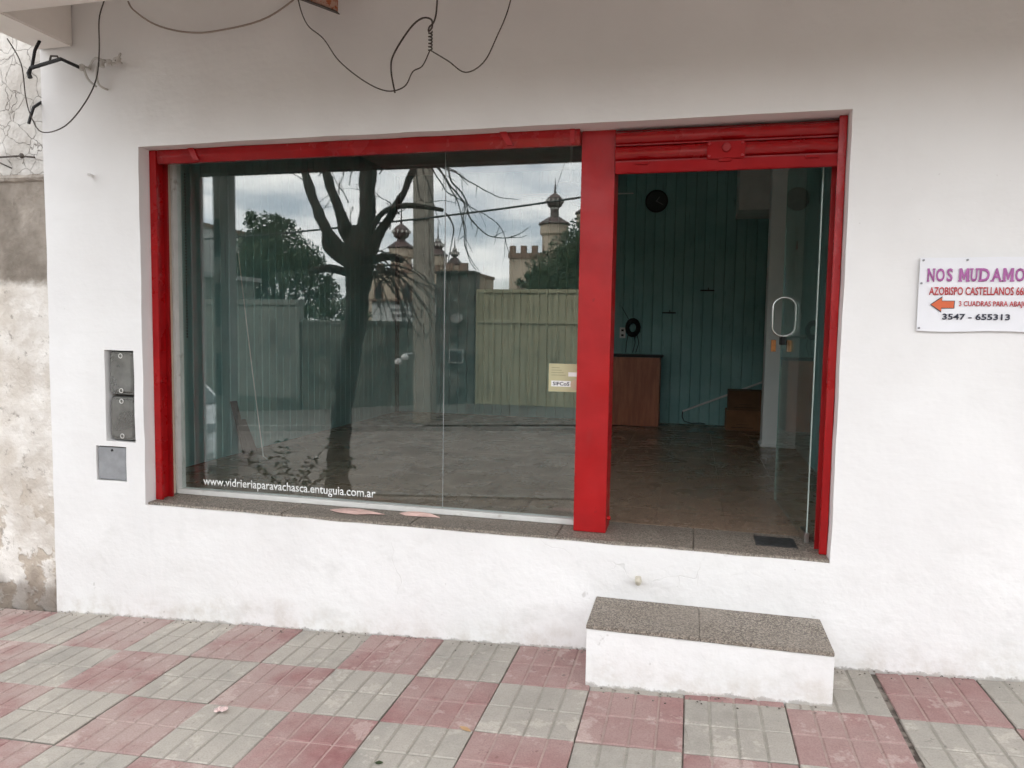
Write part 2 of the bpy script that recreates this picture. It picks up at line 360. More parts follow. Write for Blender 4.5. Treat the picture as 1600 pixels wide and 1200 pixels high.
MAT['cardboard'] = basic('brown_cardboard', (.23,.11,.055), .85, .15, 6, .1)
MAT['cardboard_mid'] = basic('dark_brown_cardboard', (.15,.075,.04), .85, .15, 6, .1)
MAT['cardboard_dark'] = basic('printed_cardboard', (.06,.036,.022), .85, .15, 6, .05)
MAT['sign_white'] = basic('sign_vinyl', (.80,.80,.83), .5, .02, 3, .1, 9, .004)
MAT['purple'] = basic('purple_print', (.40,.125,.34), .6, .12, 30, 0)
MAT['crimson'] = basic('crimson_print', (.50,.055,.065), .6, .05, 9, 0)
MAT['orange'] = basic('orange_print', (.62,.13,.05), .6, .05, 9, 0)
MAT['ink'] = basic('dark_print', (.035,.04,.06), .6, .05, 9, 0)
MAT['sticker'] = basic('yellowed_sticker', (.52,.49,.30), .6, .06, 9, 0)
MAT['sticker_lines'] = basic('sticker_print', (.34,.32,.20), .6, .05, 9, 0)
MAT['carpaint'] = basic('white_car_paint', (.72,.73,.74), .2, .02, 2, 0)
MAT['headlamp'] = basic('headlamp_lens', (.45,.47,.48), .08, .05, 9, 0)
MAT['rust'] = basic('rust_speckled_sheet', (.42,.27,.21), .8, .15, 8, .2, 40, .004, stain=(.36,.10,.04), st=(.5,.58), sscale=38)
MAT['pvc'] = basic('old_pvc', (.58,.54,.45), .5, .08, 9, .05)
MAT['flake'] = basic('pinkish_paint_flake', (.62,.42,.37), .7, .1, 12, .2)
MAT['blue'] = basic('blue_tape', (.03,.16,.42), .5, .1, 9, 0)
MAT['tagorange'] = basic('orange_tag', (.50,.20,.06), .5, .2, 60, 0)
MAT['dryleaf'] = basic('dry_leaf', (.42,.26,.13), .7, .15, 30, .1)
q = NM('meter_cover_plastic'); 
MAT['meter'] = q.out(q.mix(q.ramp(q.noise(7, 5), .3, .7), (.14,.137,.125), (.25,.245,.225)), .16, .6)
q.b.inputs['Alpha'].default_value = .72
MAT['meter_in'] = basic('meter_body', (.06,.06,.058), .5, .3, 12, 0)
MAT['niche'] = basic('niche_cement', (.13,.11,.09), .9, .3, 16, .5)
MAT['grid'] = basic('floor_spring_plate', (.10,.098,.10), .4, .3, 40, .2, metal=.6)

# ------------------------------------------------------------------ ground, pavement, road
def sheet(name, mat, x0, x1, y0, y1, zf, nx=1, ny=1, thick=0):
    b = MB().quadgrid(lambda u, v: (x0+(x1-x0)*u, y0+(y1-y0)*v, zf(x0+(x1-x0)*u, y0+(y1-y0)*v)), nx, ny)
    return tag(b.build(name, mat), kind='structure')
sheet('ground', MAT['earth'], -160, 160, -260, 60, lambda x, y: gz(x, 0) - .32)
pav = MB()
xs = (-14, 12)
pav.prism([(0.0, 0), (-3.06, 0)], lambda a, b: (0,0,0), lambda a, b: (0,0,0)); pav.v = []; pav.f = []
def slab(mb, x0, x1, y0, y1, dz, th, f=gz):
    n = len(mb.v)
    for zz in (-th, 0):
        for (x, y) in ((x0,y0),(x1,y0),(x1,y1),(x0,y1)): mb.v.append((x, y, f(x, y)+dz+zz))
    mb.f += [tuple(n+i for i in q_) for q_ in ((0,3,2,1),(4,5,6,7),(0,1,5,4),(1,2,6,5),(2,3,7,6),(3,0,4,7))]
slab(pav, -14, 12, -3.08, .02, -.017, .25)
sidewalk = tag(pav.build('sidewalk', MAT['mortar']), kind='structure')
TS, TX, TY = .44, .199, -.4356
def tile_mesh(name, m0, m1, seed):
    rr = random.Random(seed); b = MB(); g = .0075; e = .0025
    b.box(-TS/2+e, TS/2-e, -TS/2+e, TS/2-e, -.03, -.0045)
    cx, cy = (TS-2*e)/4, (TS-2*e)/2
    for i in range(4):
        for j in range(2):
            x0 = -TS/2+e+i*cx; y0 = -TS/2+e+j*cy; n = len(b.v); k = .0045; dz = rr.uniform(-.0008, .0008)
            gx = g*.6
            xa, xb, ya, yb = x0+gx*(i > 0), x0+cx-gx*(i < 3), y0+gx*(j > 0), y0+cy-gx*(j < 1)
            b.v += [(xa,ya,-.0045),(xb,ya,-.0045),(xb,yb,-.0045),(xa,yb,-.0045),(xa+k,ya+k,dz),(xb-k,ya+k,dz),(xb-k,yb-k,dz),(xa+k,yb-k,dz)]
            b.f += [tuple(n+q_ for q_ in f) for f in ((4,5,6,7),(0,1,5,4),(1,2,6,5),(2,3,7,6),(3,0,4,7))]
    for _ in range(seed % 4):      # knocked-off corners
        i_, j_ = rr.choice((0, 3)), rr.choice((0, 1)); o_ = 8+(i_*2+j_)*8; kx = 0 if i_ == 0 else 1; ky = j_
        ci = {(0,0): 4, (1,0): 5, (1,1): 6, (0,1): 7}[(kx, ky)]; x_, y_, z_ = b.v[o_+ci]; d_ = rr.uniform(.012, .034)
        b.v[o_+ci] = (x_+(d_ if kx == 0 else -d_), y_+(d_ if ky == 0 else -d_)*rr.uniform(.5, 1.4), z_-.001)
    me = b.mesh(name); me.materials.append(m0); me.materials.append(m1)
    for p in me.polygons:
        if max(me.vertices[v].co.z for v in p.vertices) < -.004: p.material_index = 1
    return me
TM = {0: [tile_mesh('tile_grey', MAT['tile_grey'], MAT['groove_grey'], s) for s in range(8)],
      1: [tile_mesh('tile_red', MAT['tile_red'], MAT['groove_red'], s) for s in range(8)]}
for r in range(0, 6):
    for i in range(-9, 16):
        redt = (i + r + 1) % 2 == 0 if r > 0 else (i % 2 != 0)
        redt = ((i % 2 == 0) == (r % 2 == 1))
        x = TX+TS*(i+.5); y = TY+TS*(.5-r)
        if i >= 9: x += .022
        me = TM[1 if redt else 0][random.randrange(8)]
        o = put('paving_tile', me, None, sidewalk, (x, y, gz(x, y) + random.uniform(-.0035, .0025)*(1.6 if x < 1.2 else 1) - (.003 if i >= 9 else 0)))
        o.rotation_euler = (math.atan(.0055)+random.uniform(-.004,.004), -math.atan(.0492)+random.uniform(-.006,.006), random.uniform(-.006,.006) + (.012 if i >= 9 else 0))
kb = MB(); slab(kb, -14, 12, -3.24, -3.08, 0, .3); tag(kb.build('near_kerb', MAT['kerb'], bevel=.012), kind='structure')
def road_z(x, y): return -.0264 + .0492*x - .135 + .05*(1-((y+6.3)/3.2)**2)
sheet('road', MAT['asphalt'], -60, 60, -9.5, -3.2, road_z, 30, 10)
def far_z(x, y):
    t = max(0, min(1, (-9.5-y)/2.5))
    pts = [(-60,-3.0),(-14,-.72),(-6.1,-.26),(-3.3,-.03),(-1.65,.085),(.75,.06),(3,.16),(14,.70),(60,3)]
    for (a, za), (b, zb) in zip(pts, pts[1:]):
        if a <= x <= b: zz = za+(zb-za)*(x-a)/(b-a); break
    return (-.0264+.0492*x-.02)*(1-t) + zz*t
sheet('far_sidewalk', MAT['farwalk'], -60, 60, -12.4, -9.5, far_z, 120, 8)
kb = MB(); n_ = 0
slab(kb, -60, -2.0, -9.62, -9.42, -.005, .3, lambda x, y: -.0264+.0492*x-.02+.006); tag(kb.build('far_kerb', MAT['kerb'], bevel=.012), kind='structure')
slab2 = MB(); slab(slab2, -1.995, 60, -9.62, -9.42, -.035, .3, lambda x, y: -.0264+.0492*x-.02); tag(slab2.build('far_kerb', MAT['kerb'], bevel=.012), kind='structure')

# ------------------------------------------------------------------ the shop
W, Z0, H, XL = 3.955, .708, 2.165, -.6957
ZT = Z0+H
shop = thing('shop_building', 'white painted shop front with red framed window and open doorway', 'building', (2, 0, 0))
def masked_wall(x0, x1, z0f, z1, y0, y1, holes, step, amp):
    """wall plate with true openings, front gently uneven"""
    def brk(a, b, extra):
        e = sorted({a, b, *[t for t in extra if a < t < b]}); o_ = []
        for p, q_ in zip(e, e[1:]):
            k = max(1, round((q_-p)/step)); o_ += [p+(q_-p)*i/k for i in range(k)]
        return o_+[b]
    xs_ = brk(x0, x1, [h[0] for h in holes]+[h[1] for h in holes]); zs_ = brk(z0f, z1, [h[2] for h in holes]+[h[3] for h in holes])
    inh = lambda x, z: any(h[0] < x < h[1] and h[2] < z < h[3] for h in holes)
    solid = {(i, j): not inh((xs_[i]+xs_[i+1])/2, (zs_[j]+zs_[j+1])/2) for i in range(len(xs_)-1) for j in range(len(zs_)-1)}
    b = MB(); idx = {}
    def vert(i, j, s):
        k = (i, j, s)
        if k not in idx:
            x, z = xs_[i], zs_[j]; p = Vector((x, 0, z))
            edge = 0 < i < len(xs_)-1
            dx = amp*.7*noise.noise(Vector((x*1.3+9, 3.1, z*5))); dz = amp*.7*noise.noise(Vector((x*5, 7.7, z*1.3)))
            dy = amp*(1.2*noise.noise(p*1.1)+.5*noise.noise(p*4.3)) if s == 0 else 0
            idx[k] = len(b.v); b.v.append((x+dx, (y0 if s == 0 else y1)+dy, z+dz))
        return idx[k]
    for (i, j), s in solid.items():
        if not s: continue
        b.f.append((vert(i,j,0), vert(i+1,j,0), vert(i+1,j+1,0), vert(i,j+1,0)))
        b.f.append((vert(i,j,1), vert(i,j+1,1), vert(i+1,j+1,1), vert(i+1,j,1)))
        for di, dj, a, c_ in ((-1,0,(i,j),(i,j+1)), (1,0,(i+1,j),(i+1,j+1)), (0,-1,(i,j),(i+1,j)), (0,1,(i,j+1),(i+1,j+1))):
            if not solid.get((i+di, j+dj), False):
                b.f.append((vert(*a,0), vert(*c_,0), vert(*c_,1), vert(*a,1)))
    return b
MET = (-.280, -.066, 1.080, 1.650); GAS = (-.360, -.136, .829, 1.048)
b = masked_wall(XL, 8.0, -.9, 4.6, 0.0, .335, [(0, W, Z0-.014, ZT), MET, GAS], .045, .006)
wall = b.build('facade_wall', MAT['wall'], shop)
MB().box(-.31, -.03, .075, .30, 1.05, 1.68).build('niche_back', MAT['niche'], shop)
MB().box(-.40, -.10, .03, .06, .80, 1.075).build('box_back', MAT['niche'], shop)
# cream strip of the inner reveal, behind the guide rail
MB().box(0.003, .010, .20, .262, Z0+.004, ZT-.004).build('inner_reveal', MAT['cream'], shop)
# canopy: slab, deep front fascia, side beam and the column that carries it
MB().box(XL, 8, -1.15, 0.0, 3.78, 3.98).build('canopy_slab', MAT['soffit'], shop)
MB().box(XL-.08, 8, -1.37, -1.152, 3.145, 4.1).build('canopy_fascia', MAT['soffit'], shop, bevel=.008)
MB().box(XL, -.445, -1.149, -.003, 3.485, 3.777).build('canopy_beam', MAT['soffit'], shop, bevel=.008)
colm = MB().box(-.772, -.635, -1.29, -1.15, gz(-.7,-1.2)-.1, 3.142).build('canopy_column', MAT['column'], shop, bevel=.01)
for za, zb in ((2.40,2.72),(1.80,2.17),(1.21,1.57)):
    MB().box(-.745, -.70, -1.149, -1.135, za, zb).build('metal_strip', MAT['black'], colm)
# granite sill / threshold
for a, c_ in ((.002, .93), (.9312, 1.742), (1.7432, 2.58), (2.5812, 3.30), (3.3012, W-.002)):
    MB().box(a, c_, .012+random.uniform(-.004,.004), .42, Z0-.03, Z0+random.uniform(0,.002)).build('sill_slab', MAT['granite'], shop, bevel=.004)
# red pillar between window and door
pil = MB().box(2.655, 2.833, .15, .34, Z0+.003, ZT+.05).build('red_pillar', MAT['red_sheet'], shop, bevel=.003)
MB().tube([(2.836,.18,.79),(2.855,.18,.79)], .012, 10).build('bolt', MAT['red'], pil)
# guide rails
def rail(x0, x1, name='guide_rail'):
    r = MB()
    s = 1 if x0 < 1 else -1
    xa, xb = (x0, x1) if s > 0 else (x1, x0)
    r.box(min(xa,xb), max(xa,xb), .086, .104, Z0+.003, ZT-.003)
    r.box(min(xa,xa+s*.02), max(xa,xa+s*.02), .105, .195, Z0+.003, ZT-.003)
    o = r.build(name, MAT['red'], shop, bevel=.002)
    r2 = MB().box(min(xa+s*.0215,xa+s*.045), max(xa+s*.0215,xa+s*.045), .178, .196, Z0+.003, ZT-.003)
    r2.build('rail_lip', MAT['red_old'], o)
rail(.003, .050); rail(3.915, 3.952)
# window shutter rolled up: only its bottom bar shows
ws = MB()
ws.prism([(.095,2.874),(.12,2.874),(.128,2.83),(.118,2.79),(.098,2.79),(.090,2.83)], lambda y, z: (.052, y, z), lambda y, z: (2.652, y, z))
wsh = ws.build('window_shutter_bar', MAT['red_shutter'], shop, bevel=.003)
MB().box(.052, 2.652, .135, .165, 2.80, 2.868).build('shutter_curtain', MAT['red_old'], wsh)
for x in (.30, 2.24):
    MB().prism([(x-.03,2.885),(x+.01,2.885),(x+.055,2.80),(x+.02,2.80)], lambda a, z: (a, .082, z), lambda a, z: (a, .094, z)).build('lock_tab', MAT['red'], wsh)
MB().box(2.60, 2.625, .088, .097, 2.795, 2.872).build('end_clip', MAT['red'], wsh)
# door shutter: two curved slats and the bottom bar hang out of the head
ds = MB().box(2.836, 3.93, .16, .19, 2.70, 2.868).build('door_shutter', MAT['red_old'], shop)
def slat(z0, z1, bulge):
    n = 8; prof = [(.128-bulge*math.sin(math.pi*k/n)**.7, z0+(z1-z0)*k/n) for k in range(n+1)] + [(.150, z1), (.150, z0)]
    MB().prism(prof, lambda y, z: (2.838, y, z), lambda y, z: (3.928, y, z)).build('shutter_slat', MAT['red_shutter'], ds)
slat(2.702, 2.778, .028); slat(2.787, 2.853, .028)
MB().box(2.838, 3.928, .118, .15, 2.779, 2.786).build('slat_joint', MAT['red_old'], ds)
MB().box(2.838, 3.928, .112, .15, 2.692, 2.701).build('slat_joint', MAT['red_old'], ds)
MB().box(2.840, 3.926, .098, .124, 2.634, 2.691).build('bottom_bar', MAT['red_matt'], ds, bevel=.004)
lp = MB().box(3.30, 3.485, .084, .098, 2.688, 2.772).build('lock_plate', MAT['red_matt'], ds, bevel=.004)
MB().tube([(3.395,.0845,2.74),(3.395,.074,2.74)], [.024,.020], 14).build('keyhole_boss', MAT['red_old'], lp)
for x, z in ((3.312,2.70),(3.312,2.76),(3.472,2.70),(3.472,2.76)):
    MB().tube([(x,.0845,z),(x,.078,z)], [.008,.006], 8).build('rivet', MAT['red'], lp)
for x in (2.98, 3.39, 3.80):
    MB().box(x-.03, x+.03, .086, .097, 2.676, 2.689).build('hand_tab', MAT['red_matt'], ds)
# window glazing
YG = .296
wf = MB().box(.012, 2.652, .262, .335, Z0+.003, .742).build('window_frame', MAT['alu'], shop, bevel=.004)
MB().box(.012, .030, .262, .335, .7425, 2.862).build('frame_upright', MAT['alu'], wf)
MB().box(.031, 2.652, .280, .335, 2.842, 2.865).build('frame_head', MAT['alu'], wf)
for a, c_ in ((.032, 1.838), (1.8425, 2.653)):
    MB().box(a, c_, YG, YG+.008, .7430, 2.8415).build('glass_pane', MAT['glass'], shop)
MB().box(1.8392, 1.8414, YG+.0005, YG+.0075, .7430, 2.8415).build('glass_joint', basic('pale_silicone', (.40,.42,.42), .4, .1, 9, 0), shop)

# glass door, swung inwards
P0, P1 = Vector((3.882, .275, 0)), Vector((3.824, 1.268, 0)); dd = (P1-P0).normalized(); dn = Vector((-dd.y, dd.x, 0))
def dpt(t, s, z): p = P0+dd*t+dn*s; return (p.x, p.y, z)
def dbox(t0, t1, s0, s1, z0, z1):
    b = MB(); b.box(0,1,0,1,0,1); b.v = [dpt(t0+(t1-t0)*x, s0+(s1-s0)*y, z0+(z1-z0)*z) for x, y, z in b.v]; return b
door = dbox(.006, .989, -.004, .004, Z0+.012, 2.86).build('glass_door', MAT['door_glass'], shop)
dbox(.001, .0055, -.0030, .0030, Z0+.012, 2.86).build('glass_edge', MAT['glass_edge'], door)
dbox(.990, .994, -.004, .004, Z0+.012, 2.86).build('glass_edge', MAT['glass_edge'], door)
dbox(-.004, .13, -.012, .012, Z0+.004, Z0+.06).build('pivot_fitting', MAT['steel'], door, bevel=.003)
ring = []
for k in range(41):
    a = 2*math.pi*k/40; sx_, sz_ = math.cos(a), math.sin(a)
    zz = 1.925 + (.062 if sz_ > .001 else -.062 if sz_ < -.001 else 0) + .062*sz_
    ring.append(dpt(.915, .072*sx_, zz))
MB().tube(ring, .0095, 10, cap=False).build('door_handle', MAT['steel'], door, smooth=True)
MB().tube([dpt(.915,-.004,1.803), dpt(.915,.004,1.803)], .016, 10).build('handle_stud', MAT['steel'], door)
lk = dbox(.90, .975, -.018, .018, 1.745, 1.80).build('lock_body', MAT['black'], door, bevel=.003)
MB().tube([dpt(.93,-.018,1.792), dpt(.93,-.13,1.80)], [.006,.006], 8).build('lock_bolt', MAT['steel'], lk)
MB().tube([dpt(.93,-.10,1.7985), dpt(.93,-.135,1.80)], [.012,.012], 10).build('bolt_knob', MAT['steel'], lk)
for sgn in (-1, 1):
    dbox(.965, .985, sgn*.052-.014, sgn*.052+.014, 1.70, 1.775).build('key_tag', MAT['tagorange'] if sgn > 0 else MAT['sticker'], door)
for z0, z1 in ((2.10, 2.24), (1.88, 1.99), (1.60, 1.72)):
    dbox(.968, .986, -.0062, -.0042, z0, z1).build('tape_strip', MAT['blue'], door)
dbox(.62, .66, -.0062, -.0042, 2.32, 2.37).build('torn_sticker', MAT['crimson'], door)
# right hand frame upright of the doorway
MB().box(3.938, 3.951, .197, .30, Z0+.004, 2.86).build('door_jamb', MAT['alu'], shop, bevel=.003)

# ------------------------------------------------------------------ interior
IX0, IX1, IY1, IZ = -.55, 4.262, 5.28, 3.80
fl = MB().box(IX0-.1, IX1+.1, .421, IY1+.1, Z0-.2, Z0-.008).build('interior_floor', MAT['mortar'], shop)
TF = .40; ft = MB().box(-TF/2+.0007, TF/2-.0007, -TF/2+.0007, TF/2-.0007, -.007, 0).mesh('floor_tile', bevel=.001, seg=1); ft.materials.append(MAT['floor'])
y = .422+TF/2
while y - TF/2 < IY1:
    x = IX0+TF/2+.03
    while x - TF/2 < IX1:
        o = put('floor_tile', ft, None, fl, (x, y, Z0-random.uniform(0,.0012))); x += TF
    y += TF
MB().box(IX0-.2, IX1+.2, .336, IY1+.2, IZ, IZ+.15).build('ceiling', MAT['ceiling'], shop)
bw = MB().box(IX0-.2, IX1+.2, IY1+.02, IY1+.2, Z0-.2, IZ-.002).build('back_wall', MAT['backing'], shop)
lw = MB().box(IX0-.2, IX0-.02, .337, IY1+.018, Z0-.2, IZ-.002).build('left_inner_wall', MAT['backing'], shop)
rw = MB().box(IX1+.02, IX1+.2, .337, IY1+.018, Z0-.2, IZ-.002).build('right_inner_wall', MAT['backing'], shop)
BW = .118
def board_mesh():
    b = MB(); w2 = BW/2-.0012; k = .007
    prof = [(-w2, .018), (-w2, .006), (-w2+k, 0), (w2-k, 0), (w2, .006), (w2, .018)]
    b.prism(prof, lambda x, yy: (x, yy, Z0-.004), lambda x, yy: (x, yy, IZ-.004)); return b.mesh('wall_board')
bme = board_mesh(); bme.materials.append(MAT['teal'])
x = IX0+BW/2+.02
while x < IX1-.03:
    put('wall_board', bme, None, bw, (x, IY1+random.uniform(-.0015,.0015), 0)); x += BW
y = .36+BW/2
while y < IY1-.04:
    o = put('wall_board', bme, None, lw, (IX0+random.uniform(-.0015,.0015), y, 0)); o.rotation_euler.z = math.pi/2
    o = put('wall_board', bme, None, rw, (IX1+random.uniform(-.0015,.0015), y, 0)); o.rotation_euler.z = -math.pi/2
    y += BW
MB().box(3.952, IX1-.003, 3.69, 3.92, Z0+.001, IZ-.003).build('inner_pillar', MAT['pillar_in'], shop, bevel=.008)
MB().box(3.935, IX1-.003, 3.67, 3.94, Z0+.001, Z0+.03).build('pillar_foot', MAT['pillar_in'], shop, bevel=.006)
MB().box(3.70, IX1-.003, 4.6, IY1-.004, 3.15, IZ-.003).build('ceiling_drop', MAT['ceiling'], shop)

def cushionbox(mb): return mb
# counter
ct = thing('counter', 'low reddish brown wooden counter against the teal boarded wall', 'counter', (2.3, 4.9, Z0))
MB().box(2.05, 2.90, 4.86, 4.884, Z0+.002, 1.515).build('front_panel', MAT['wood'], ct, bevel=.003)
MB().box(2.876, 2.90, 4.886, 5.22, Z0+.002, 1.515).build('side_panel', MAT['wood'], ct, bevel=.003)
MB().box(2.05, 2.074, 4.886, 5.22, Z0+.002, 1.515).build('side_panel', MAT['wood'], ct, bevel=.003)
MB().box(2.03, 2.925, 4.84, 5.23, 1.517, 1.545).build('counter_top', MAT['wood_dark'], ct, bevel=.004)
# boxes
def carton(x0, x1, y0, y1, z0, z1, label):
    t_ = thing('cardboard_box', label, 'box', ((x0+x1)/2, (y0+y1)/2, z0), 'cardboard boxes on the shop floor')
    MB().box(x0, x1, y0, y1, z0+.001, z1).build('carton', MAT['cardboard'] if z0 < .8 else MAT['cardboard_mid'], t_, bevel=.003)
    MB().box((x0+x1)/2-.004, (x0+x1)/2+.004, y0-.001, y1, z1, z1+.0015).build('flap_seam', MAT['cardboard_dark'], t_)
    zc = (z0+z1)/2
    for k, (a, c_, zz, hh_) in enumerate(((.12,.60,.14,.03),(.22,.50,.30,.02))):
        MB().box(x0+(x1-x0)*a, x0+(x1-x0)*c_, y0-.002, y0-.0005, z0+(z1-z0)*zz, z0+(z1-z0)*(zz+hh_)).build('printed_band', MAT['cardboard_dark'], t_)
    return t_
carton(3.66, 4.16, 4.86, 5.2, Z0, .935, 'brown carton on the floor by the pale pillar, lower of two')
carton(3.68, 4.20, 4.89, 5.2, .937, 1.16, 'brown carton stacked on another by the pale pillar, upper of two')
# wall clock
ck = thing('wall_clock', 'round dark wall clock high on the teal back wall', 'clock', (2.785, 5.27, 3.38))
MB().lathe([(0.001,0),(.128,0),(.134,.012),(.134,.03),(.118,.036),(.116,.026),(.001,.026)], (0,0,0), 36).build('clock_case', MAT['black'], ck)
for o in list(ck.children):
    o.matrix_parent_inverse = Matrix(); o.rotation_euler = (math.pi/2, 0, 0)
kd = MB().lathe([(.001,.0265),(.114,.0265),(.114,.0285),(.001,.0285)], (0,0,0), 32).build('clock_face', basic('dim_clock_face', (.05,.055,.06), .3, .1, 9, 0), ck)
kd.matrix_parent_inverse = Matrix(); kd.rotation_euler = (math.pi/2, 0, 0)
for a, l in ((.6, .06), (2.1, .09)):
    hnd = MB().box(-.004, .004, -.01, l, .029, .031).build('clock_hand', MAT['zinc'], ck); hnd.matrix_parent_inverse = Matrix(); hnd.rotation_euler = (math.pi/2, a, 0)
# ceiling fan
fn = thing('ceiling_fan', 'white ceiling fan half hidden behind the red pillar', 'fan', (1.95, 4.0, IZ))
MB().tube([(1.95,4.0,IZ-.002),(1.95,4.0,3.36)], .015, 10).build('down_rod', MAT['whiteplastic'], fn)
MB().lathe([(.02,.09),(.09,.07),(.11,.03),(.10,-.02),(.04,-.05)], (1.95,4.0,3.29), 20).build('motor', MAT['whiteplastic'], fn, smooth=True)
for k in range(4):
    a = math.radians(2+90*k); ca, sa = math.cos(a), math.sin(a)
    bl = MB(); bl.box(.12, .66, -.055, .055, -.004, .004); bl.v = [(1.95+x*ca-y_*sa, 4.0+x*sa+y_*ca, 3.255+z+y_*.12) for x, y_, z in bl.v]
    bl.build('fan_blade', MAT['whiteplastic'], fn, bevel=.003)
# coil of cable and socket on the back wall
cl = thing('cable_coil', 'black coil of cable hanging on the wall above the counter', 'cable', (2.54, 5.25, 1.80))
pts = []
for k in range(140):
    a = k*.45; r_ = .075+.022*math.sin(k*.7); pts.append((2.545+r_*math.cos(a)*.9, 5.235+.012*math.sin(k*1.7), 1.865+r_*math.sin(a)*1.15))
MB().tube(pts, .009, 6).build('coil', MAT['black'], cl)
for dx, ln in ((-.05,.34), (.02,.36), (.05,.33)):
    MB().tube([(2.545+dx, 5.225, 1.80), (2.55+dx*1.5, 5.215, 1.68), (2.53+dx*1.2, 5.205, 1.56)], .005, 6).build('loose_end', MAT['black'], cl)
MB().tube([(2.40,5.262,2.12),(2.47,5.255,2.0),(2.54,5.245,1.90)], .004, 6).build('lead', MAT['black'], cl)
sk = thing('wall_socket', 'small white socket on the wall left of the cable coil', 'socket', (2.42, 5.27, 1.80))
MB().box(2.385, 2.455, 5.255, 5.2775, 1.735, 1.865).build('socket_plate', MAT['whiteplastic'], sk, bevel=.004)
for z in (1.77, 1.83): MB().box(2.405, 2.435, 5.252, 5.2545, z-.012, z+.012).build('outlet', MAT['black'], sk)
# diagonal white conduit and its cable on the floor
cd = thing('conduit_pipe', 'thin white conduit running diagonally up the teal wall', 'pipe', (3.18, 5.26, .86))
MB().tube([(3.17,5.262,.862),(4.24,5.262,1.315)], .012, 10).build('tube', MAT['whiteplastic'], cd)
MB().tube([(3.17,5.262,.862),(3.165,5.25,.80),(3.19,5.24,.745),(3.28,5.23,.722),(3.38,5.24,.73),(3.44,5.25,.719)], .006, 6).build('loose_cable', MAT['black'], cd)
for x, z, lab in ((2.98, 2.05, 'small dark hook on the teal wall right of the cable coil'), (3.42, 2.32, 'small dark hinge screwed to the teal wall beside the pale pillar')):
    hk_ = thing('wall_hook', lab, 'hook', (x, 5.27, z)); MB().box(x-.09, x+.07, 5.262, 5.278, z-.008, z+.008).build('bar', MAT['black'], hk_); MB().tube([(x,5.262,z+.004),(x,5.235,z-.01),(x,5.228,z+.03)], .006, 6).build('prong', MAT['black'], hk_)
# planks leaning at the left wall, cord
for k, (y0, y1, zt, lab) in enumerate(((1.60, 1.67, 1.17, 'taller dark wooden plank leaning in the corner behind the window glass'), (1.70, 1.79, 1.00, 'shorter dark wooden plank leaning in the corner behind the window glass'))):
    b = MB(); b.box(0, .022, 0, 1, 0, 1)
    b.v = [(-.52+.05*(1-z)+x, y0+(y1-y0)*yy+.10*(1-z), Z0+.002+(zt-Z0)*z) for x, yy, z in b.v]
    tag(b.build('leaning_plank', MAT['wood_dark'], bevel=.002), lab, 'plank', 'planks leaning inside the shop window')
cp = [(-.535+.37*t, 1.766-.23*t, 2.434-1.70*t-.03*math.sin(math.pi*t)) for t in [k/12 for k in range(13)]]
tag(MB().tube(cp+[(-.14,1.53,.725),(-.10,1.50,.716)], .0045, 6).build('slack_cord', MAT['whiteplastic']), 'thin pale cord hanging slantwise inside the window', 'cord')
# bead chain beside the frame
ch = MB()
for k in range(56):
    z = 2.78-k*.019
    ch.lathe([(.0012,-.006),(.006,-.003),(.006,.003),(.0012,.006)], (.052, .345, z), 6)
tag(ch.build('bead_chain', MAT['black']), 'black bead chain hanging behind the glass at the window edge', 'chain')

# ------------------------------------------------------------------ text helper
def text_mesh(s, x0, x1, z0, z1, y, bold=0.0, shear=0.0, depth=.0008, slabs=0):
    cu = bpy.data.curves.new('t', 'FONT'); cu.body = s; cu.size = 1; cu.offset = bold; cu.shear = shear; cu.resolution_u = 3
    ob = bpy.data.objects.new('t', cu); COL.objects.link(ob); bpy.context.view_layer.update()
    me = bpy.data.meshes.new_from_object(ob.evaluated_get(bpy.context.evaluated_depsgraph_get()))
    bpy.data.objects.remove(ob); bpy.data.curves.remove(cu)
    bm = bmesh.new(); bm.from_mesh(me)
    xs_ = [v.co.x for v in bm.verts]; ys_ = [v.co.y for v in bm.verts]
    ax, bx_, ay, by = min(xs_), max(xs_), min(ys_), max(ys_)
    for v in bm.verts: v.co = Vector((x0+(v.co.x-ax)/(bx_-ax)*(x1-x0), y, z0+(v.co.y-ay)/(by-ay)*(z1-z0)))
    g = bmesh.ops.extrude_face_region(bm, geom=list(bm.faces))
    bmesh.ops.translate(bm, verts=[e for e in g['geom'] if isinstance(e, bmesh.types.BMVert)], vec=(0, -depth, 0))
    bmesh.ops.recalc_face_normals(bm, faces=bm.faces)
    bm.to_mesh(me); bm.free(); return me
# web address on the pane
tx = put('window_lettering', text_mesh('www.vidrieriaparavachasca.entuguia.com.ar', .192, 1.406, .757, .828, YG-.0006, .012), MAT['print_white'])
tag(tx, 'white web address lettering along the bottom of the window', 'lettering')
st = thing('window_sticker', 'yellowed paper sticker on the window beside the red pillar', 'sticker', (2.56, YG, 1.47))
MB().box(2.472, 2.65, YG-.0016, YG-.0004, 1.468, 1.627).build('paper', MAT['sticker'], st)
MB().box(2.488, 2.60, YG-.0022, YG-.0018, 1.497, 1.530).build('name_panel', MAT['print_white'], st)
put('name_print', text_mesh('SIFCoS', 2.497, 2.592, 1.503, 1.524, YG-.0024, .02, depth=.0003), MAT['ink'], st)
MB().box(2.585, 2.64, YG-.0022, YG-.0018, 1.556, 1.580).build('white_panel', MAT['print_white'], st)
MB().lathe([(.001,0),(.03,0),(.03,.0006),(.001,.0006)], (0,0,0), 20).build('round_seal', basic('seal_print', (.58,.44,.32), .6), st)
sl_ = [o for o in st.children if o.name.startswith('round_seal')][0]; sl_.matrix_parent_inverse = Matrix(); sl_.location = (.068, -.0018, .04); sl_.rotation_euler = (math.pi/2, 0, 0)
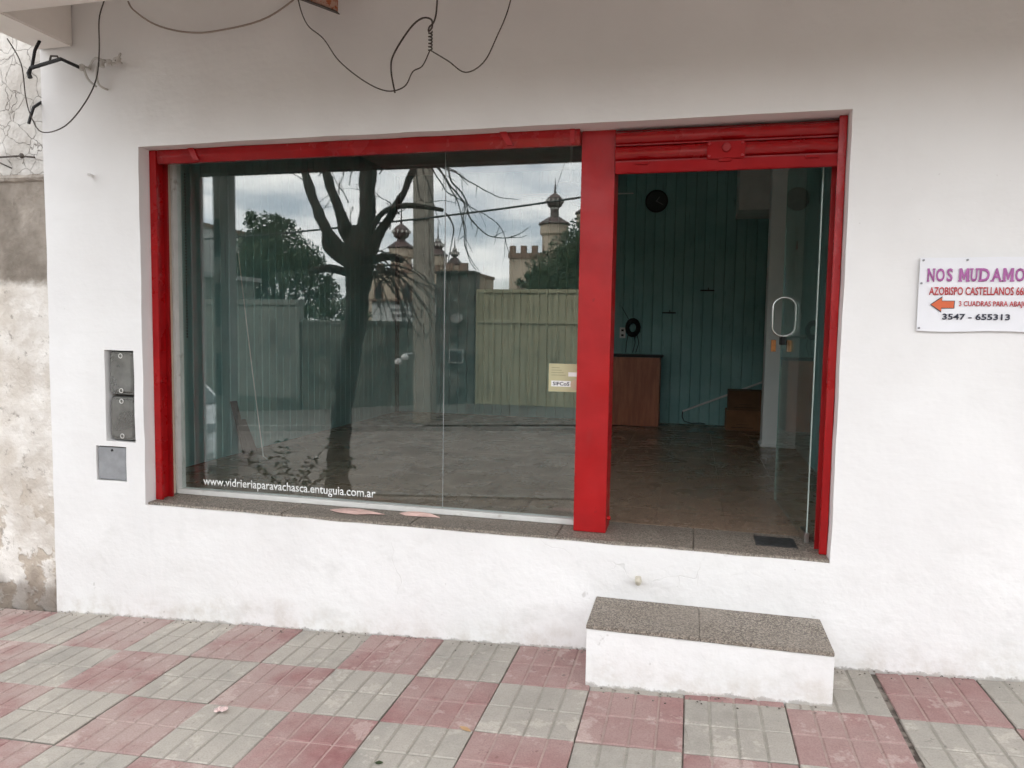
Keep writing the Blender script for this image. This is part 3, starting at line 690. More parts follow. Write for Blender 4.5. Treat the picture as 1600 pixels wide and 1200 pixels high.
for k in range(4): MB().box(2.488, 2.57-.012*k, YG-.002, YG-.0018, 1.560+.014*k, 1.564+.014*k).build('print_line', MAT['sticker_lines'], st)

# ------------------------------------------------------------------ sign on the wall
sg = thing('wall_sign', 'white vinyl sign with purple heading and orange arrow on white wall', 'sign', (4.53, -.01, 1.84))
SGY = -.016
bsg = MB().quadgrid(lambda u, v: (4.275+.505*u, SGY+.0012*math.sin(u*9+v*2)*math.sin(v*5+u), 1.840+.338*v-.003*math.sin(u*7)*(1 if v < .5 else .3)), 16, 10)
me = bsg.mesh('banner'); 
bmx = bmesh.new(); bmx.from_mesh(me); g = bmesh.ops.extrude_face_region(bmx, geom=list(bmx.faces))
bmesh.ops.translate(bmx, verts=[e for e in g['geom'] if isinstance(e, bmesh.types.BMVert)], vec=(0, .003, 0)); bmesh.ops.recalc_face_normals(bmx, faces=bmx.faces); bmx.to_mesh(me); bmx.free()
put('banner', me, MAT['sign_white'], sg)
TYG = SGY-.0045
for ch_, xa, xb in (('N',4.305,4.339),('O',4.341,4.381),('S',4.385,4.414),('M',4.437,4.481),('U',4.484,4.515),('D',4.519,4.565),('A',4.569,4.613),('M',4.615,4.660),('O',4.663,4.705),('S',4.707,4.739)):
    if ch_ == 'M':
        pm = [(0,0),(0,1),(.27,1),(.5,.5),(.73,1),(1,1),(1,0),(.74,0),(.74,.60),(.56,.14),(.44,.14),(.26,.60),(.26,0)]
        o_ = MB().prism(pm, lambda u, v: (xa+.001+(xb-xa-.002)*u, TYG-.0008, 2.067+.061*v), lambda u, v: (xa+.001+(xb-xa-.002)*u, TYG, 2.067+.061*v)).build('heading_letter', MAT['purple'], sg)
    else: o_ = put('heading_letter', text_mesh(ch_, xa+.002, xb-.002, 2.067, 2.128, TYG, .012 if ch_ == 'M' else .03), MAT['purple'], sg)
    srf = {'N': ((0,.32,0),(0,.3,1),(.68,1,1)), 'M': ((-.05,.33,0),(.67,1.05,0)), 'U': ((-.06,.36,1),(.64,1.06,1)), 'D': ((-.05,.25,0),(-.05,.25,1)), 'A': ((-.06,.28,0),(.72,1.06,0))}.get(ch_, ())
    for a_, b_, t_ in srf:
        MB().box(xa+(xb-xa)*a_, xa+(xb-xa)*b_, TYG-.0014, TYG-.0009, *((2.067, 2.074) if t_ == 0 else (2.121, 2.128))).build('serif', MAT['purple'], o_)
put('address', text_mesh('AZOBISPO CASTELLANOS 668', 4.318, 4.716, 2.006, 2.043, TYG, .016), MAT['crimson'], sg)
put('direction', text_mesh('3 CUADRAS PARA ABAJO', 4.445, 4.722, 1.948, 1.979, TYG, .014), MAT['crimson'], sg)
put('phone_number', text_mesh('3547 - 655313', 4.379, 4.655, 1.893, 1.921, TYG, .022), MAT['ink'], sg)
ar = [(4.327,1.962),(4.375,1.998),(4.373,1.979),(4.426,1.979),(4.425,1.946),(4.372,1.946),(4.373,1.928)]
cxa, cza = 4.38, 1.962
MB().prism([(cxa+(x-cxa)*1.04, cza+(z-cza)*1.08) for x, z in ar], lambda x, z: (x, TYG+.0006, z), lambda x, z: (x, TYG+.0012, z)).build('arrow_outline', MAT['ink'], sg)
MB().prism([(cxa+(x-cxa)*.96, cza+(z-cza)*.92) for x, z in ar], lambda x, z: (x, TYG-.0004, z), lambda x, z: (x, TYG+.0005, z)).build('arrow', MAT['orange'], sg)
for x, z in ((4.288,2.166),(4.47,2.166),(4.284,2.06),(4.284,1.853),(4.768,2.166),(4.768,1.853)):
    MB().tube([(x,TYG-.001,z),(x,-.004,z)], .005, 8).build('nail', MAT['zinc'], sg)

# ------------------------------------------------------------------ meters and wall fittings
mt = thing('meter_niche', 'pair of clouded meter covers set in the white wall', 'meter box', (-.17, 0, 1.08))
def rrect(x0, x1, z0, z1, r, n=5):
    p = []
    for cx, cz, a0 in ((x1-r,z1-r,0),(x0+r,z1-r,90),(x0+r,z0+r,180),(x1-r,z0+r,270)):
        for k in range(n+1):
            a = math.radians(a0+90*k/n); p.append((cx+r*math.cos(a), cz+r*math.sin(a)))
    return p
for k, (za, zb) in enumerate(((1.372, 1.643), (1.088, 1.362))):
    fr = MB().box(-.262, -.070, .035, .072, za, zb).build('meter_case', MAT['meter_in'], mt, bevel=.006)
    cv = MB(); a0 = rrect(-.258, -.074, za+.004, zb-.004, .03); a1 = rrect(-.250, -.082, za+.012, zb-.012, .028)
    cv.prism(a0, lambda x, z: (x, .034, z), lambda x, z: (x, .022, z)); cover = cv.build('cover', MAT['meter'], fr)
    MB().prism(a1, lambda x, z: (x, .0215, z), lambda x, z: (-.166+(x+.166)*.9, .008, (za+zb)/2+(z-(za+zb)/2)*.93)).build('cover', MAT['meter'], fr, bevel=.004)
    for zz in (zb-.028, za+.028):
        rg = [(-.166+.013*math.cos(a), .006, zz+.013*math.sin(a)) for a in [2*math.pi*i/14 for i in range(15)]]
        MB().tube(rg, .0028, 6, cap=False).build('seal_ring', MAT['alu'], fr)
    MB().box(-.215, -.115, .0335, .0345, za+.12, zb-.05).build('dial', MAT['zinc'], fr)
gb = thing('gas_cover', 'small flat grey metal cover low on the wall under the meters', 'cover', (-.25, 0, .83))
MB().box(-.352, -.144, .008, .022, .836, 1.040).build('plate', MAT['zinc'], gb, bevel=.003)
MB().tube([(-.245,.008,1.022),(-.245,.004,1.022)], .008, 10).build('key_hole', MAT['black'], gb)
tag(MB().tube([(-.335,.02,2.708),(-.33,-.03,2.713),(-.325,-.036,2.716)], [.011,.010,.008], 10).build('wall_peg', MAT['wall']), 'white painted peg sticking out of the wall left of the window', 'peg')
tag(MB().tube([(3.030,.02,.515),(3.030,-.025,.515),(3.030,-.045,.520),(3.030,-.055,.535),(3.030,-.055,.555)], [.016]*5, 12).build('pipe_stub', MAT['pvc']), 'cream plastic pipe stub poking from the wall above the step', 'pipe')
# overflow of cables
def smooth(pts, n=6):
    pts = [Vector(p) for p in pts]; o_ = []
    for i in range(len(pts)-1):
        p0, p1, p2, p3 = pts[max(i-1,0)], pts[i], pts[i+1], pts[min(i+2,len(pts)-1)]
        for k in range(n):
            t = k/n; o_.append(.5*((2*p1)+(p2-p0)*t+(2*p0-5*p1+4*p2-p3)*t*t+(3*p1-p0-3*p2+p3)*t**3))
    return o_+[pts[-1]]
def wire(name, xz, y, r, mat, label, cat='cable', group=None):
    p = [(x, (y[i] if isinstance(y, (list, tuple)) else y), z) for i, (x, z) in enumerate(xz)]
    return tag(MB().tube(smooth(p), r, 6).build(name, mat, smooth=True), label, cat, group)
G1 = 'loose cables hanging under the canopy'
wire('hanging_cable', [(1.12,3.78),(1.158,3.552),(1.21,3.422),(1.304,3.342),(1.396,3.22),(1.543,3.105),(1.67,3.048),(1.767,3.065),(1.812,3.136),(1.865,3.162),(1.906,3.238)], -.15, .0033, MAT['cable'], 'long brown cable sagging left of the knot over the window', group=G1)
wire('hanging_cable', [(1.906,3.238),(2.004,3.177),(2.097,3.114),(2.191,3.155),(2.256,3.268),(2.329,3.448),(2.38,3.78)], -.15, .0032, MAT['cable'], 'brown cable sagging right of the knot over the window', group=G1)
kn = wire('hanging_cable', [(1.95,3.78),(1.939,3.482),(1.926,3.389),(1.900,3.350),(1.905,3.325),(1.925,3.345),(1.915,3.384),(1.863,3.394),(1.794,3.352),(1.706,3.231),(1.692,3.151),(1.714,3.036)], [-.14,-.14,-.14,-.15,-.165,-.17,-.165,-.16,-.15,-.15,-.15,-.15], .0048, MAT['cable'], 'thick dark looped cable with frayed end over the window', group=G1)
tw = []
for k in range(40): tw.append((1.908+.009*math.cos(k*.9), -.15+.009*math.sin(k*.9), 3.33-.0024*k))
MB().tube(tw, .004, 5).build('twisted_joint', MAT['cable'], kn)
wire('hanging_cable', [(-.03,3.78),(-.076,3.663),(-.115,3.559),(-.12,3.381),(-.148,3.221),(-.242,3.082),(-.382,2.968),(-.545,2.946),(-.621,3.047),(-.654,3.161),(-.669,3.348),(-.72,3.48)], [-.15]*10+[-.16,-.2], .0037, MAT['cable'], 'black cable hanging in a deep loop at the wall corner', group=G1)
wire('hanging_cable', [(-.02,3.70),(.019,3.647),(.167,3.553),(.377,3.494),(.583,3.487),(.903,3.535),(1.2,3.70)], -.03, .005, MAT['wirebeige'], 'faint cable painted the colour of the wall sagging near the top', group=G1)
br = thing('cable_bracket', 'black iron bracket at the top left corner of the shop wall', 'bracket', (-.6, -.1, 3.3))
MB().tube([(-.385,.0,3.352),(-.39,-.15,3.357),(-.609,-.15,3.320),(-.625,-.15,3.29),(-.615,-.15,3.265)], [.011,.011,.011,.013,.014], 8).build('arm', MAT['black'], br)
MB().tube([(-.60,-.15,3.325),(-.575,-.15,3.42),(-.57,-.12,3.484)], .009, 8).build('strut', MAT['black'], br)
MB().tube([(-.47,-.15,3.35),(-.45,-.16,3.375),(-.41,-.155,3.372),(-.40,-.15,3.352)], .006, 6).build('clip', MAT['cable'], br)
hk = thing('painted_insulators', 'white painted cable hooks and insulators at the wall corner', 'insulator', (-.2, -.02, 3.3))
for pts in ([(-.10,.01,3.365),(-.10,-.06,3.365),(-.06,-.07,3.372),(-.065,-.05,3.40)], [(-.21,.01,3.39),(-.22,-.04,3.37),(-.235,-.05,3.29),(-.225,-.04,3.23),(-.20,.01,3.215)], [(-.33,.01,3.345),(-.325,-.05,3.34),(-.30,-.05,3.27),(-.25,-.04,3.225)], [(-.34,.0,3.35),(-.26,-.03,3.395),(-.17,-.035,3.36),(-.10,-.03,3.355)]):
    MB().tube(smooth(pts, 4), .007, 6).build('hook', MAT['whitecable'], hk, smooth=True)
for x, z in ((-.075,3.36),(-.14,3.352),(-.19,3.345),(-.335,3.338)):
    MB().lathe([(.004,-.02),(.016,-.016),(.012,0),(.016,.014),(.004,.02)], (x,-.055,z), 10).build('insulator', MAT['whitecable'], hk)
sp = thing('sheet_metal_box', 'rust speckled panel hanging from the canopy above the window', 'panel', (1.2, -.3, 3.5))
b = MB(); b.box(0,1,0,1,0,1)
b.v = [(1.10+.295*x, -.155-.03*y_, 3.462+.125*(1-x)+.17*z+.02*z*x) for x, y_, z in b.v]; b.build('casing', MAT['rust'], sp, bevel=.004)
b = MB(); b.box(0,1,0,1,0,1); b.v = [(1.095+.305*x, -.150-.04*y_, 3.455+.127*(1-x)+.006*z) for x, y_, z in b.v]; b.build('edge_strip', MAT['cable'], sp)
for x in (1.15, 1.34): MB().tube([(x,-.17,3.62),(x,-.17,3.779)], .006, 6).build('hanger', MAT['cable'], sp)

# ------------------------------------------------------------------ entrance step
es = thing('entrance_step', 'white painted step with grey granite tread below the doorway', 'step', (3.36, -.2, .1))
def stepblock():
    b = MB().quadgrid(lambda u, v: (2.815+1.108*u, -.392+.004*noise.noise(Vector((u*6, v*3, 1))), 0), 1, 1)
    b.v = []; b.f = []
    n = 24
    def P(u, s, t):      # s: 0 front 1 back ; t: 0 bottom 1 top
        x = 2.815+1.105*u; k = .004*noise.noise(Vector((u*9, s*3, t*4+2)))
        return (x, (-.392 if s == 0 else .008)+k*(1-s), (gz(x, -.4)-.08 if t == 0 else .390+k*.5))
    b.quadgrid(lambda u, v: P(u, 0, v), n, 4); b.quadgrid(lambda u, v: P(u, 1-v, 1), n, 3)
    b.quadgrid(lambda u, v: P(0, u, v), 3, 4); b.quadgrid(lambda u, v: P(1, u, v), 3, 4)
    return b
bs = stepblock().mesh('step_block'); bmx = bmesh.new(); bmx.from_mesh(bs); bmesh.ops.remove_doubles(bmx, verts=bmx.verts, dist=.002); bmesh.ops.recalc_face_normals(bmx, faces=bmx.faces); bmx.to_mesh(bs); bmx.free()
put('step_block', bs, MAT['wall'], es)
for a, c_ in ((2.803, 3.338), (3.3388, 3.921)):
    MB().box(max(a, 2.812), c_-.002*(a > 3), -.397, -.004, .392, .411).build('tread_slab', MAT['granite'], es, bevel=.002)
fs = thing('floor_spring', 'dark metal floor plate in the doorway beside the glass door', 'plate', (3.73, .25, Z0))
MB().box(3.62, 3.825, .165, .345, Z0+.0022, Z0+.005).build('plate', MAT['grid'], fs)
# peeled flakes on the sill
for k, (x0, x1, y0, y1, lab) in enumerate(((1.17, 1.535, .10, .20, 'larger curled pinkish paint flake lying on the window sill'), (1.60, 1.86, .17, .235, 'smaller pinkish paint flake on the sill near the glass joint'))):
    rr = random.Random(k+3); ol = [(x0, y0+.6*(y1-y0)), (x0+.2*(x1-x0), y0+.1*(y1-y0)), (x0+.55*(x1-x0), y0), (x0+.75*(x1-x0), y0+.25*(y1-y0)), (x1, y0+.4*(y1-y0)), (x0+.8*(x1-x0), y0+.7*(y1-y0)), (x0+.45*(x1-x0), y1), (x0+.2*(x1-x0), y0+.85*(y1-y0))]
    mb = MB(); cx_, cy_ = (x0+x1)/2, (y0+y1)/2
    n = len(ol)
    for t, zz in ((0, .016), (.55, .022), (1, .004)):
        for i, (x, y_) in enumerate(ol): mb.v.append((cx_+(x-cx_)*max(t,.02), cy_+(y_-cy_)*max(t,.02), Z0+zz+(rr.uniform(0,.012) if t == 1 else 0)))
    for a in range(2):
        for i in range(n): mb.f.append((a*n+i, a*n+(i+1)%n, (a+1)*n+(i+1)%n, (a+1)*n+i))
    me = mb.mesh('paint_flake'); bmx = bmesh.new(); bmx.from_mesh(me); g = bmesh.ops.extrude_face_region(bmx, geom=list(bmx.faces)); bmesh.ops.translate(bmx, verts=[e for e in g['geom'] if isinstance(e, bmesh.types.BMVert)], vec=(0,0,-.002)); bmesh.ops.recalc_face_normals(bmx, faces=bmx.faces); bmx.to_mesh(me); bmx.free()
    tag(put('paint_flake', me, MAT['flake']), lab, 'paint flake', 'paint flakes on the sill')

# ------------------------------------------------------------------ litter on the pavement
def litter(name, x, y, outline, mat, label, cat, curl=.01, rot=0, th=.001):
    mb = MB(); n = len(outline); ca, sa = math.cos(rot), math.sin(rot)
    for t in (.02, .6, 1):
        for (a, b_) in outline:
            px, py = x+(a*ca-b_*sa)*t, y+(a*sa+b_*ca)*t
            mb.v.append((px, py, gz(px, py)+.003+curl*(abs(b_)*6*t if t == 1 else .1)))
    for k in range(2):
        for i in range(n): mb.f.append((k*n+i, k*n+(i+1)%n, (k+1)*n+(i+1)%n, (k+1)*n+i))
    me = mb.mesh(name); bmx = bmesh.new(); bmx.from_mesh(me); g = bmesh.ops.extrude_face_region(bmx, geom=list(bmx.faces)); bmesh.ops.translate(bmx, verts=[e for e in g['geom'] if isinstance(e, bmesh.types.BMVert)], vec=(0,0,th)); bmesh.ops.recalc_face_normals(bmx, faces=bmx.faces); bmx.to_mesh(me); bmx.free()
    return tag(put(name, me, mat), label, cat)
leafo = [(-.035,0),(-.018,.010),(0,.013),(.018,.009),(.035,0),(.018,-.009),(0,-.012),(-.018,-.009)]
def on_ground(px, py):
    fpx = 1139.49; d = fw+R2*((px-800)/fpx)-U2*((py-600)/fpx); C_ = Vector((3.2643,-3.7852,1.8142))
    t = (gz(C_.x, C_.y)-C_.z)/(d.z-.0492*d.x-.0055*d.y); p = C_+d*t; return p.x, p.y
x, y = on_ground(727, 1140); litter('fallen_leaf', x, y, leafo, MAT['dryleaf'], 'dry tan leaf lying on a red paving tile', 'leaf', .012, -.5)
x, y = on_ground(346, 1113); 
cr_ = MB()
for k in range(7): cr_.lathe([(.002,-.008),(.014,-.003),(.011,.006),(.002,.010)], (x+random.uniform(-.02,.02), y+random.uniform(-.015,.015), gz(x,y)+.014+random.uniform(-.003,.008)), 6)
tag(cr_.build('crumpled_wrapper', basic('wrapper_print', (.60,.45,.43), .5, .35, 60, 0)), 'crumpled pink and white wrapper on a grey paving tile', 'litter')
x, y = on_ground(592, 1193); litter('weed_tuft', x, y, [(a*.5, b_*.9) for a, b_ in leafo], MAT['leaf2'], 'tiny green weed in a joint between paving tiles', 'weed', .02, .3)
stn = [(1010,1167),(505,1167)]
bits = MB(); rr = random.Random(5)
for k in range(260):
    x = rr.uniform(XL-.6, 5.2); y = -abs(rr.gauss(0, .05))-.004
    if 2.80 < x < 3.93: y -= .40
    s_ = rr.uniform(.002, .007); z = gz(x, y)+.001
    bits.lathe([(s_*.3,0),(s_,s_*.4),(s_*.4,s_*.9)], (x, y, z), 5)
tag(bits.build('wall_foot_debris', MAT['mortar']), 'crumbs of plaster and grit along the foot of the wall', 'debris', kind='stuff')

# ------------------------------------------------------------------ neighbouring house on the left
nb = thing('old_house', 'old house with cracked peeling plaster left of the white shop', 'building', (-4, .2, -.3))
def nbf(u, v):
    x = -9+(9+XL-.001)*u**.6; z = -.9+6.2*v; p = Vector((x, 0, z))
    d = .022*noise.noise(p*1.6)+.010*noise.noise(p*6)+.004*noise.noise(p*17)
    if z > 2.74: d -= .012
    elif z < 2.05: d -= .010
    return (x, .035+d, z)
MB().quadgrid(nbf, 150, 190).build('plaster_wall', MAT['plaster'], nb, smooth=True)
def led(u, v):
    x = -9+(9+XL-.003)*u; a = 2*math.pi*v; r_ = .026+.012*noise.noise(Vector((x*9, v*5, 2)))
    return (x, .03+r_*math.cos(a)*.9, 2.722+r_*math.sin(a)+.006*noise.noise(Vector((x*3,0,0))))
MB().quadgrid(led, 260, 8).build('cement_ledge', MAT['ledge'], nb)
MB().box(-9, XL-.01, .12, 6, -.9, 5.3).build('house_body', MAT['ledge'], nb)
rbm = thing('rusty_wires', 'rusty wires sticking out of the old wall above the ledge', 'wire', (-.9, 0, 2.8))
MB().tube([(-1.35,.0,2.86),(-1.1,-.02,2.845),(-.85,-.03,2.845),(-.74,-.02,2.835)], .006, 6).build('long_wire', MAT['cable'], rbm)
MB().tube([(-1.1,-.01,2.85),(-1.0,-.03,2.81),(-.92,-.02,2.775)], .005, 6).build('short_wire', MAT['cable'], rbm)
MB().tube([(-.83,-.03,2.855),(-.82,-.035,2.835)], .012, 6).build('knot', MAT['cable'], rbm)
tag(MB().tube([(-.715,.02,3.18),(-.715,-.04,3.13),(-.725,-.05,3.08),(-.745,-.05,3.03)], .009, 6).build('iron_hook', MAT['black']), 'short black iron hook on the old wall beside the white corner', 'hook')

# ------------------------------------------------------------------ street tree (bare, pollarded)
tr = thing('street_tree', 'bare pollarded street tree in front of the shop', 'tree', (-.4, -2.65, gz(-.4,-2.65)))
def limb(mb, pts, rads, n=10, wob=.0):
    p = smooth(pts, 5); k = len(p)
    rr_ = [rads[0]+(rads[-1]-rads[0])*i/(k-1) if len(rads) == 2 else None for i in range(k)]
    if rr_[0] is None:
        rr_ = []
        for i in range(k):
            t = i/(k-1)*(len(rads)-1); a = min(int(t), len(rads)-2); rr_.append(rads[a]+(rads[a+1]-rads[a])*(t-a))
    if wob:
        p = [q_+Vector((noise.noise(q_*2.1), noise.noise(q_*2.1+Vector((5,0,0))), 0))*wob for q_ in p]
        rr_ = [r_*(1+.18*noise.noise(q_*5)) for r_, q_ in zip(rr_, p)]
    mb.tube(p, rr_, n); return mb
TYY = -2.65
def barky(mb, amp):
    mb.v = [tuple(Vector(p)+Vector((noise.noise(Vector(p)*7), noise.noise(Vector(p)*7+Vector((9,0,0))), .3*noise.noise(Vector(p)*7+Vector((0,9,0)))))*amp+Vector((noise.noise(Vector((p[0]*22,p[1]*22,p[2]*6))), noise.noise(Vector((p[0]*22,p[1]*22,p[2]*6+5))), 0))*amp*.5) for p in mb.v]; return mb
def dense(pts, n): return smooth(pts, n)
tk_ = MB(); tp = smooth([(-.37,TYY,-.15),(-.37,TYY,.25),(-.31,TYY,1.0),(-.19,TYY,1.75),(-.13,TYY,2.30),(-.11,TYY,2.62),(-.08,TYY,2.85)], 14)
trad = [.15,.118,.105,.108,.128,.185,.095]
tk_.tube(tp, [trad[min(int(i/(len(tp)-1)*6),5)]+(trad[min(int(i/(len(tp)-1)*6),5)+1]-trad[min(int(i/(len(tp)-1)*6),5)])*(i/(len(tp)-1)*6-min(int(i/(len(tp)-1)*6),5)) for i in range(len(tp))], 22)
barky(tk_, .03).build('trunk', MAT['bark'], tr, smooth=True)
LB = [([(-.15,TYY,2.45),(-.40,TYY,2.66),(-.60,TYY-.03,2.98),(-.78,TYY-.05,3.46),(-1.0,TYY-.1,4.4)], [.10,.055,.036]),
      ([(-.13,TYY,2.5),(-.28,TYY+.02,2.85),(-.36,TYY+.04,3.1),(-.49,TYY+.05,3.45),(-.75,TYY+.1,4.5)], [.09,.05,.036]),
      ([(-.10,TYY,2.5),(-.05,TYY,2.9),(-.02,TYY,3.46),(.05,TYY+.05,4.8)], [.14,.088,.08,.06]),
      ([(-.08,TYY,2.5),(.12,TYY-.02,2.83),(.30,TYY-.02,3.1),(.45,TYY-.04,3.42),(.8,TYY-.1,4.4)], [.09,.04,.036,.025]),
      ([(-.2,TYY,2.45),(-.44,TYY+.1,2.62),(-.46,TYY+.14,2.80),(-.54,TYY+.16,2.98)], [.06,.03,.024]),
      ([(-.1,TYY,2.62),(.10,TYY+.05,2.93),(.33,TYY+.1,3.03),(.63,TYY+.1,3.02),(.82,TYY+.1,2.98)], [.05,.03,.026,.018]),
      ([(-.15,TYY,2.35),(-.42,TYY+.1,2.42),(-.62,TYY+.13,2.38)], [.055,.03]),
      ([(-.1,TYY,2.45),(.08,TYY-.2,2.56),(.26,TYY-.26,2.52)], [.05,.026]),
      ([(-.12,TYY,2.55),(-.22,TYY+.12,2.80),(-.21,TYY+.16,2.98)], [.05,.03])]
for p, r_ in LB: barky(limb(MB(), smooth(p, 3), r_, 12, .012), .014).build('limb', MAT['bark'], tr, smooth=True)
tw = MB(); rr = random.Random(11)
def arc(xz, r0, dy=0.0, fork=.5):
    p = smooth([(x, TYY+dy+.03*math.sin(3*x+z), z) for x, z in xz], 5)
    p = [q_+Vector((noise.noise(q_*6), noise.noise(q_*6+Vector((3,0,0))), noise.noise(q_*6+Vector((0,3,0)))))*.03 for q_ in p]; k = len(p)
    tw.tube(p, [r0*(1-.65*i/(k-1)) for i in range(k)], 5)
    for i in range(3, k-1, 3):
        if rr.random() < fork:
            d = (p[i+1]-p[i-1]).normalized(); e = (d+Vector((rr.uniform(-.9,.9), rr.uniform(-.5,.5), rr.uniform(-.9,.6)))).normalized(); q0 = p[i]; ln = rr.uniform(.08,.26); pts = [q0]
            for j in range(4):
                e = (e+Vector((rr.uniform(-.25,.25), rr.uniform(-.25,.25), rr.uniform(-.3,.2)))).normalized(); pts.append(pts[-1]+e*ln/4)
            tw.tube(pts, [r0*.5*(1-.6*j/4) for j in range(5)], 4)
arc([(.52,3.75),(.68,3.48),(.92,3.36),(1.14,3.24),(1.35,3.13),(1.55,3.09)], .010)
arc([(.62,3.85),(.82,3.49),(.89,3.27),(1.02,3.12),(1.09,2.95),(1.19,2.78),(1.34,2.71),(1.56,2.72),(1.67,2.79)], .011, .04)
arc([(.55,3.8),(.72,3.42),(.89,3.22),(.99,3.06),(.995,2.80),(.99,2.6),(1.13,2.42)], .011, -.05)
arc([(.82,2.98),(.92,2.85),(.93,2.7),(.89,2.47)], .011, .1)
arc([(.60,3.8),(.76,3.40),(.95,3.10),(1.04,2.9),(1.06,2.6),(1.13,2.46)], .009, .09)
arc([(.5,3.7),(.66,3.40),(.80,3.22),(.96,3.10),(1.2,2.94),(1.38,2.80),(1.45,2.60),(1.52,2.48)], .008, -.1)
arc([(.58,3.8),(.74,3.5),(.98,3.32),(1.10,3.22)], .008, .12)
arc([(.45,3.6),(.60,3.30),(.66,3.05),(.72,2.85)], .008, -.08)
arc([(.48,3.42),(.52,3.2),(.60,3.08),(.80,3.10),(.92,3.06)], .007, 0)
for k in range(30):
    x0 = -.06+rr.uniform(-.10,.14); z0 = 2.42+rr.uniform(-.14,.14); ln = rr.uniform(.35,1.0); sp_ = rr.uniform(.1,1.0); dr = rr.uniform(.25,.62)
    arc([(x0,z0),(x0+ln*sp_*.35,z0+.03),(x0+ln*sp_*.7,z0-dr*.4),(x0+ln*sp_*.95,z0-dr),(x0+ln*sp_+rr.uniform(-.1,.1),z0-dr*1.35)], rr.uniform(.006,.010), rr.uniform(-.2,.25), .35)
for k in range(14):
    x0 = -.30+rr.uniform(-.45,.6); z0 = 2.8+rr.uniform(0,.6); a_ = rr.uniform(-1,1)
    arc([(x0,z0),(x0+.15*a_,z0+.12),(x0+.32*a_,z0+.2),(x0+.5*a_,z0+rr.uniform(.1,.4))], .007, rr.uniform(-.1,.1), .5)
twp = tw.build('twigs', MAT['twig'], tr); twp['kind'] = 'stuff'
# leafy shoot by its foot
shx, shy = -.78, -2.42
sh = thing('leafy_shoot', 'leafy green shoot at the foot of the bare street tree', 'shoot', (shx, shy, gz(shx, shy)))
stm = MB(); lf = MB(); rr = random.Random(3)
for k in range(9):
    a = rr.uniform(0, 6.28); d = Vector((math.cos(a)*.5, math.sin(a)*.3, 1)).normalized(); p = Vector((shx, shy, gz(shx, shy)-.02)); pts = [p.copy()]
    for i in range(9):
        d = (d+Vector((math.cos(a)*.12, math.sin(a)*.06, -.02))).normalized(); p = p+d*.092; pts.append(p.copy())
        for s_ in (-1, 1):
            sd_ = d.cross(Vector((rr.uniform(-.9,.9),rr.uniform(-.9,.9),1)))+d*rr.uniform(0,.35)*s_; sd_ = (sd_.normalized() if sd_.length > .01 else Vector((1,0,0)))*s_; ln = rr.uniform(.05,.11); wv = d*.022
            tip = p+sd_*ln+Vector((0,0,rr.uniform(-.02,.02))); md = p+sd_*ln*.5+Vector((0,0,.008)); n = len(lf.v)
            lf.v += [tuple(p), tuple(md+wv), tuple(tip), tuple(md-wv)]; lf.f.append((n,n+1,n+2,n+3))
    stm.tube(pts, [.006*(1-.07*i) for i in range(10)], 5)
stm.build('stem', MAT['twig'], sh); lfo = lf.build('leaves', MAT['leaf2'], sh); lfo['kind'] = 'stuff'
# square post further along the pavement
pp = thing('grey_post', 'square grey post standing by the kerb left of the tree', 'post', (-2.61, -2.925, gz(-2.6,-2.92)))
MB().box(-2.655, -2.565, -2.97, -2.88, gz(-2.4,-2.95)-.2, 3.9).build('shaft', MAT['column'], pp, bevel=.01)
MB().box(-2.675, -2.545, -2.99, -2.86, 3.902, 3.98).build('cap', MAT['column'], pp, bevel=.01)

# ------------------------------------------------------------------ parked car (seen only in the glass)
CX, CY = -3.22, -4.28; cz = road_z(-5.2, -4.3)+.005
car = thing('parked_car', 'white hatchback parked at the kerb, mirrored in the window', 'car', (CX-1.975, CY, cz))
prof = [(0,.22),(.0,.62),(-.06,.74),(-.30,.84),(-1.0,.94),(-1.72,1.40),(-2.1,1.48),(-3.0,1.47),(-3.55,1.30),(-3.85,.95),(-3.95,.60),(-3.92,.22)]
def carx(a, z, s):
    hw = .80 if z < .95 else .80-.20*(z-.95)/.53
    if a > -.3: hw -= .10*(1+a/.3)**2 if a > -.3 else 0
    if a < -3.6: hw -= .08
    return (CX+a, CY+s*hw, cz+z)
b = MB()
n = len(prof); ks = (-1, -.94, -.5, 0, .5, .94, 1)
for s in ks:
    for a, z in prof:
        x, y, zz = carx(a, z, s); dr = .03*(s*s)
        b.v.append((x-(dr*1.6 if a > -.2 else -dr if a < -3.8 else 0), y, zz-(dr if z > .6 else 0)))
for k in range(len(ks)-1):
    for i in range(n): b.f.append((k*n+i, k*n+(i+1)%n, (k+1)*n+(i+1)%n, (k+1)*n+i))
b.f.append(tuple(range(n))); b.f.append(tuple(6*n+i for i in reversed(range(n))))
body = b.build('body', MAT['carpaint'], car, bevel=.02)
def carq(pts, name, mat, par=body, th=.012):
    b = MB(); c0 = [Vector(p) for p in pts]; nrm = (c0[1]-c0[0]).cross(c0[2]-c0[0]).normalized()
    b.v = [tuple(p) for p in c0]+[tuple(p+nrm*th) for p in c0]; k = len(c0)
    b.f = [tuple(range(k)), tuple(reversed(range(k, 2*k)))]+[(i, (i+1)%k, k+(i+1)%k, k+i) for i in range(k)]
    return b.build(name, mat, par)
def P(a, s, z): x, y, zz = carx(a, z, s); return (x, y, zz)
carq([P(-1.06,-.86,.985),P(-1.06,.86,.985),P(-1.70,.84,1.375),P(-1.70,-.84,1.375)], 'windscreen', MAT['pane'])
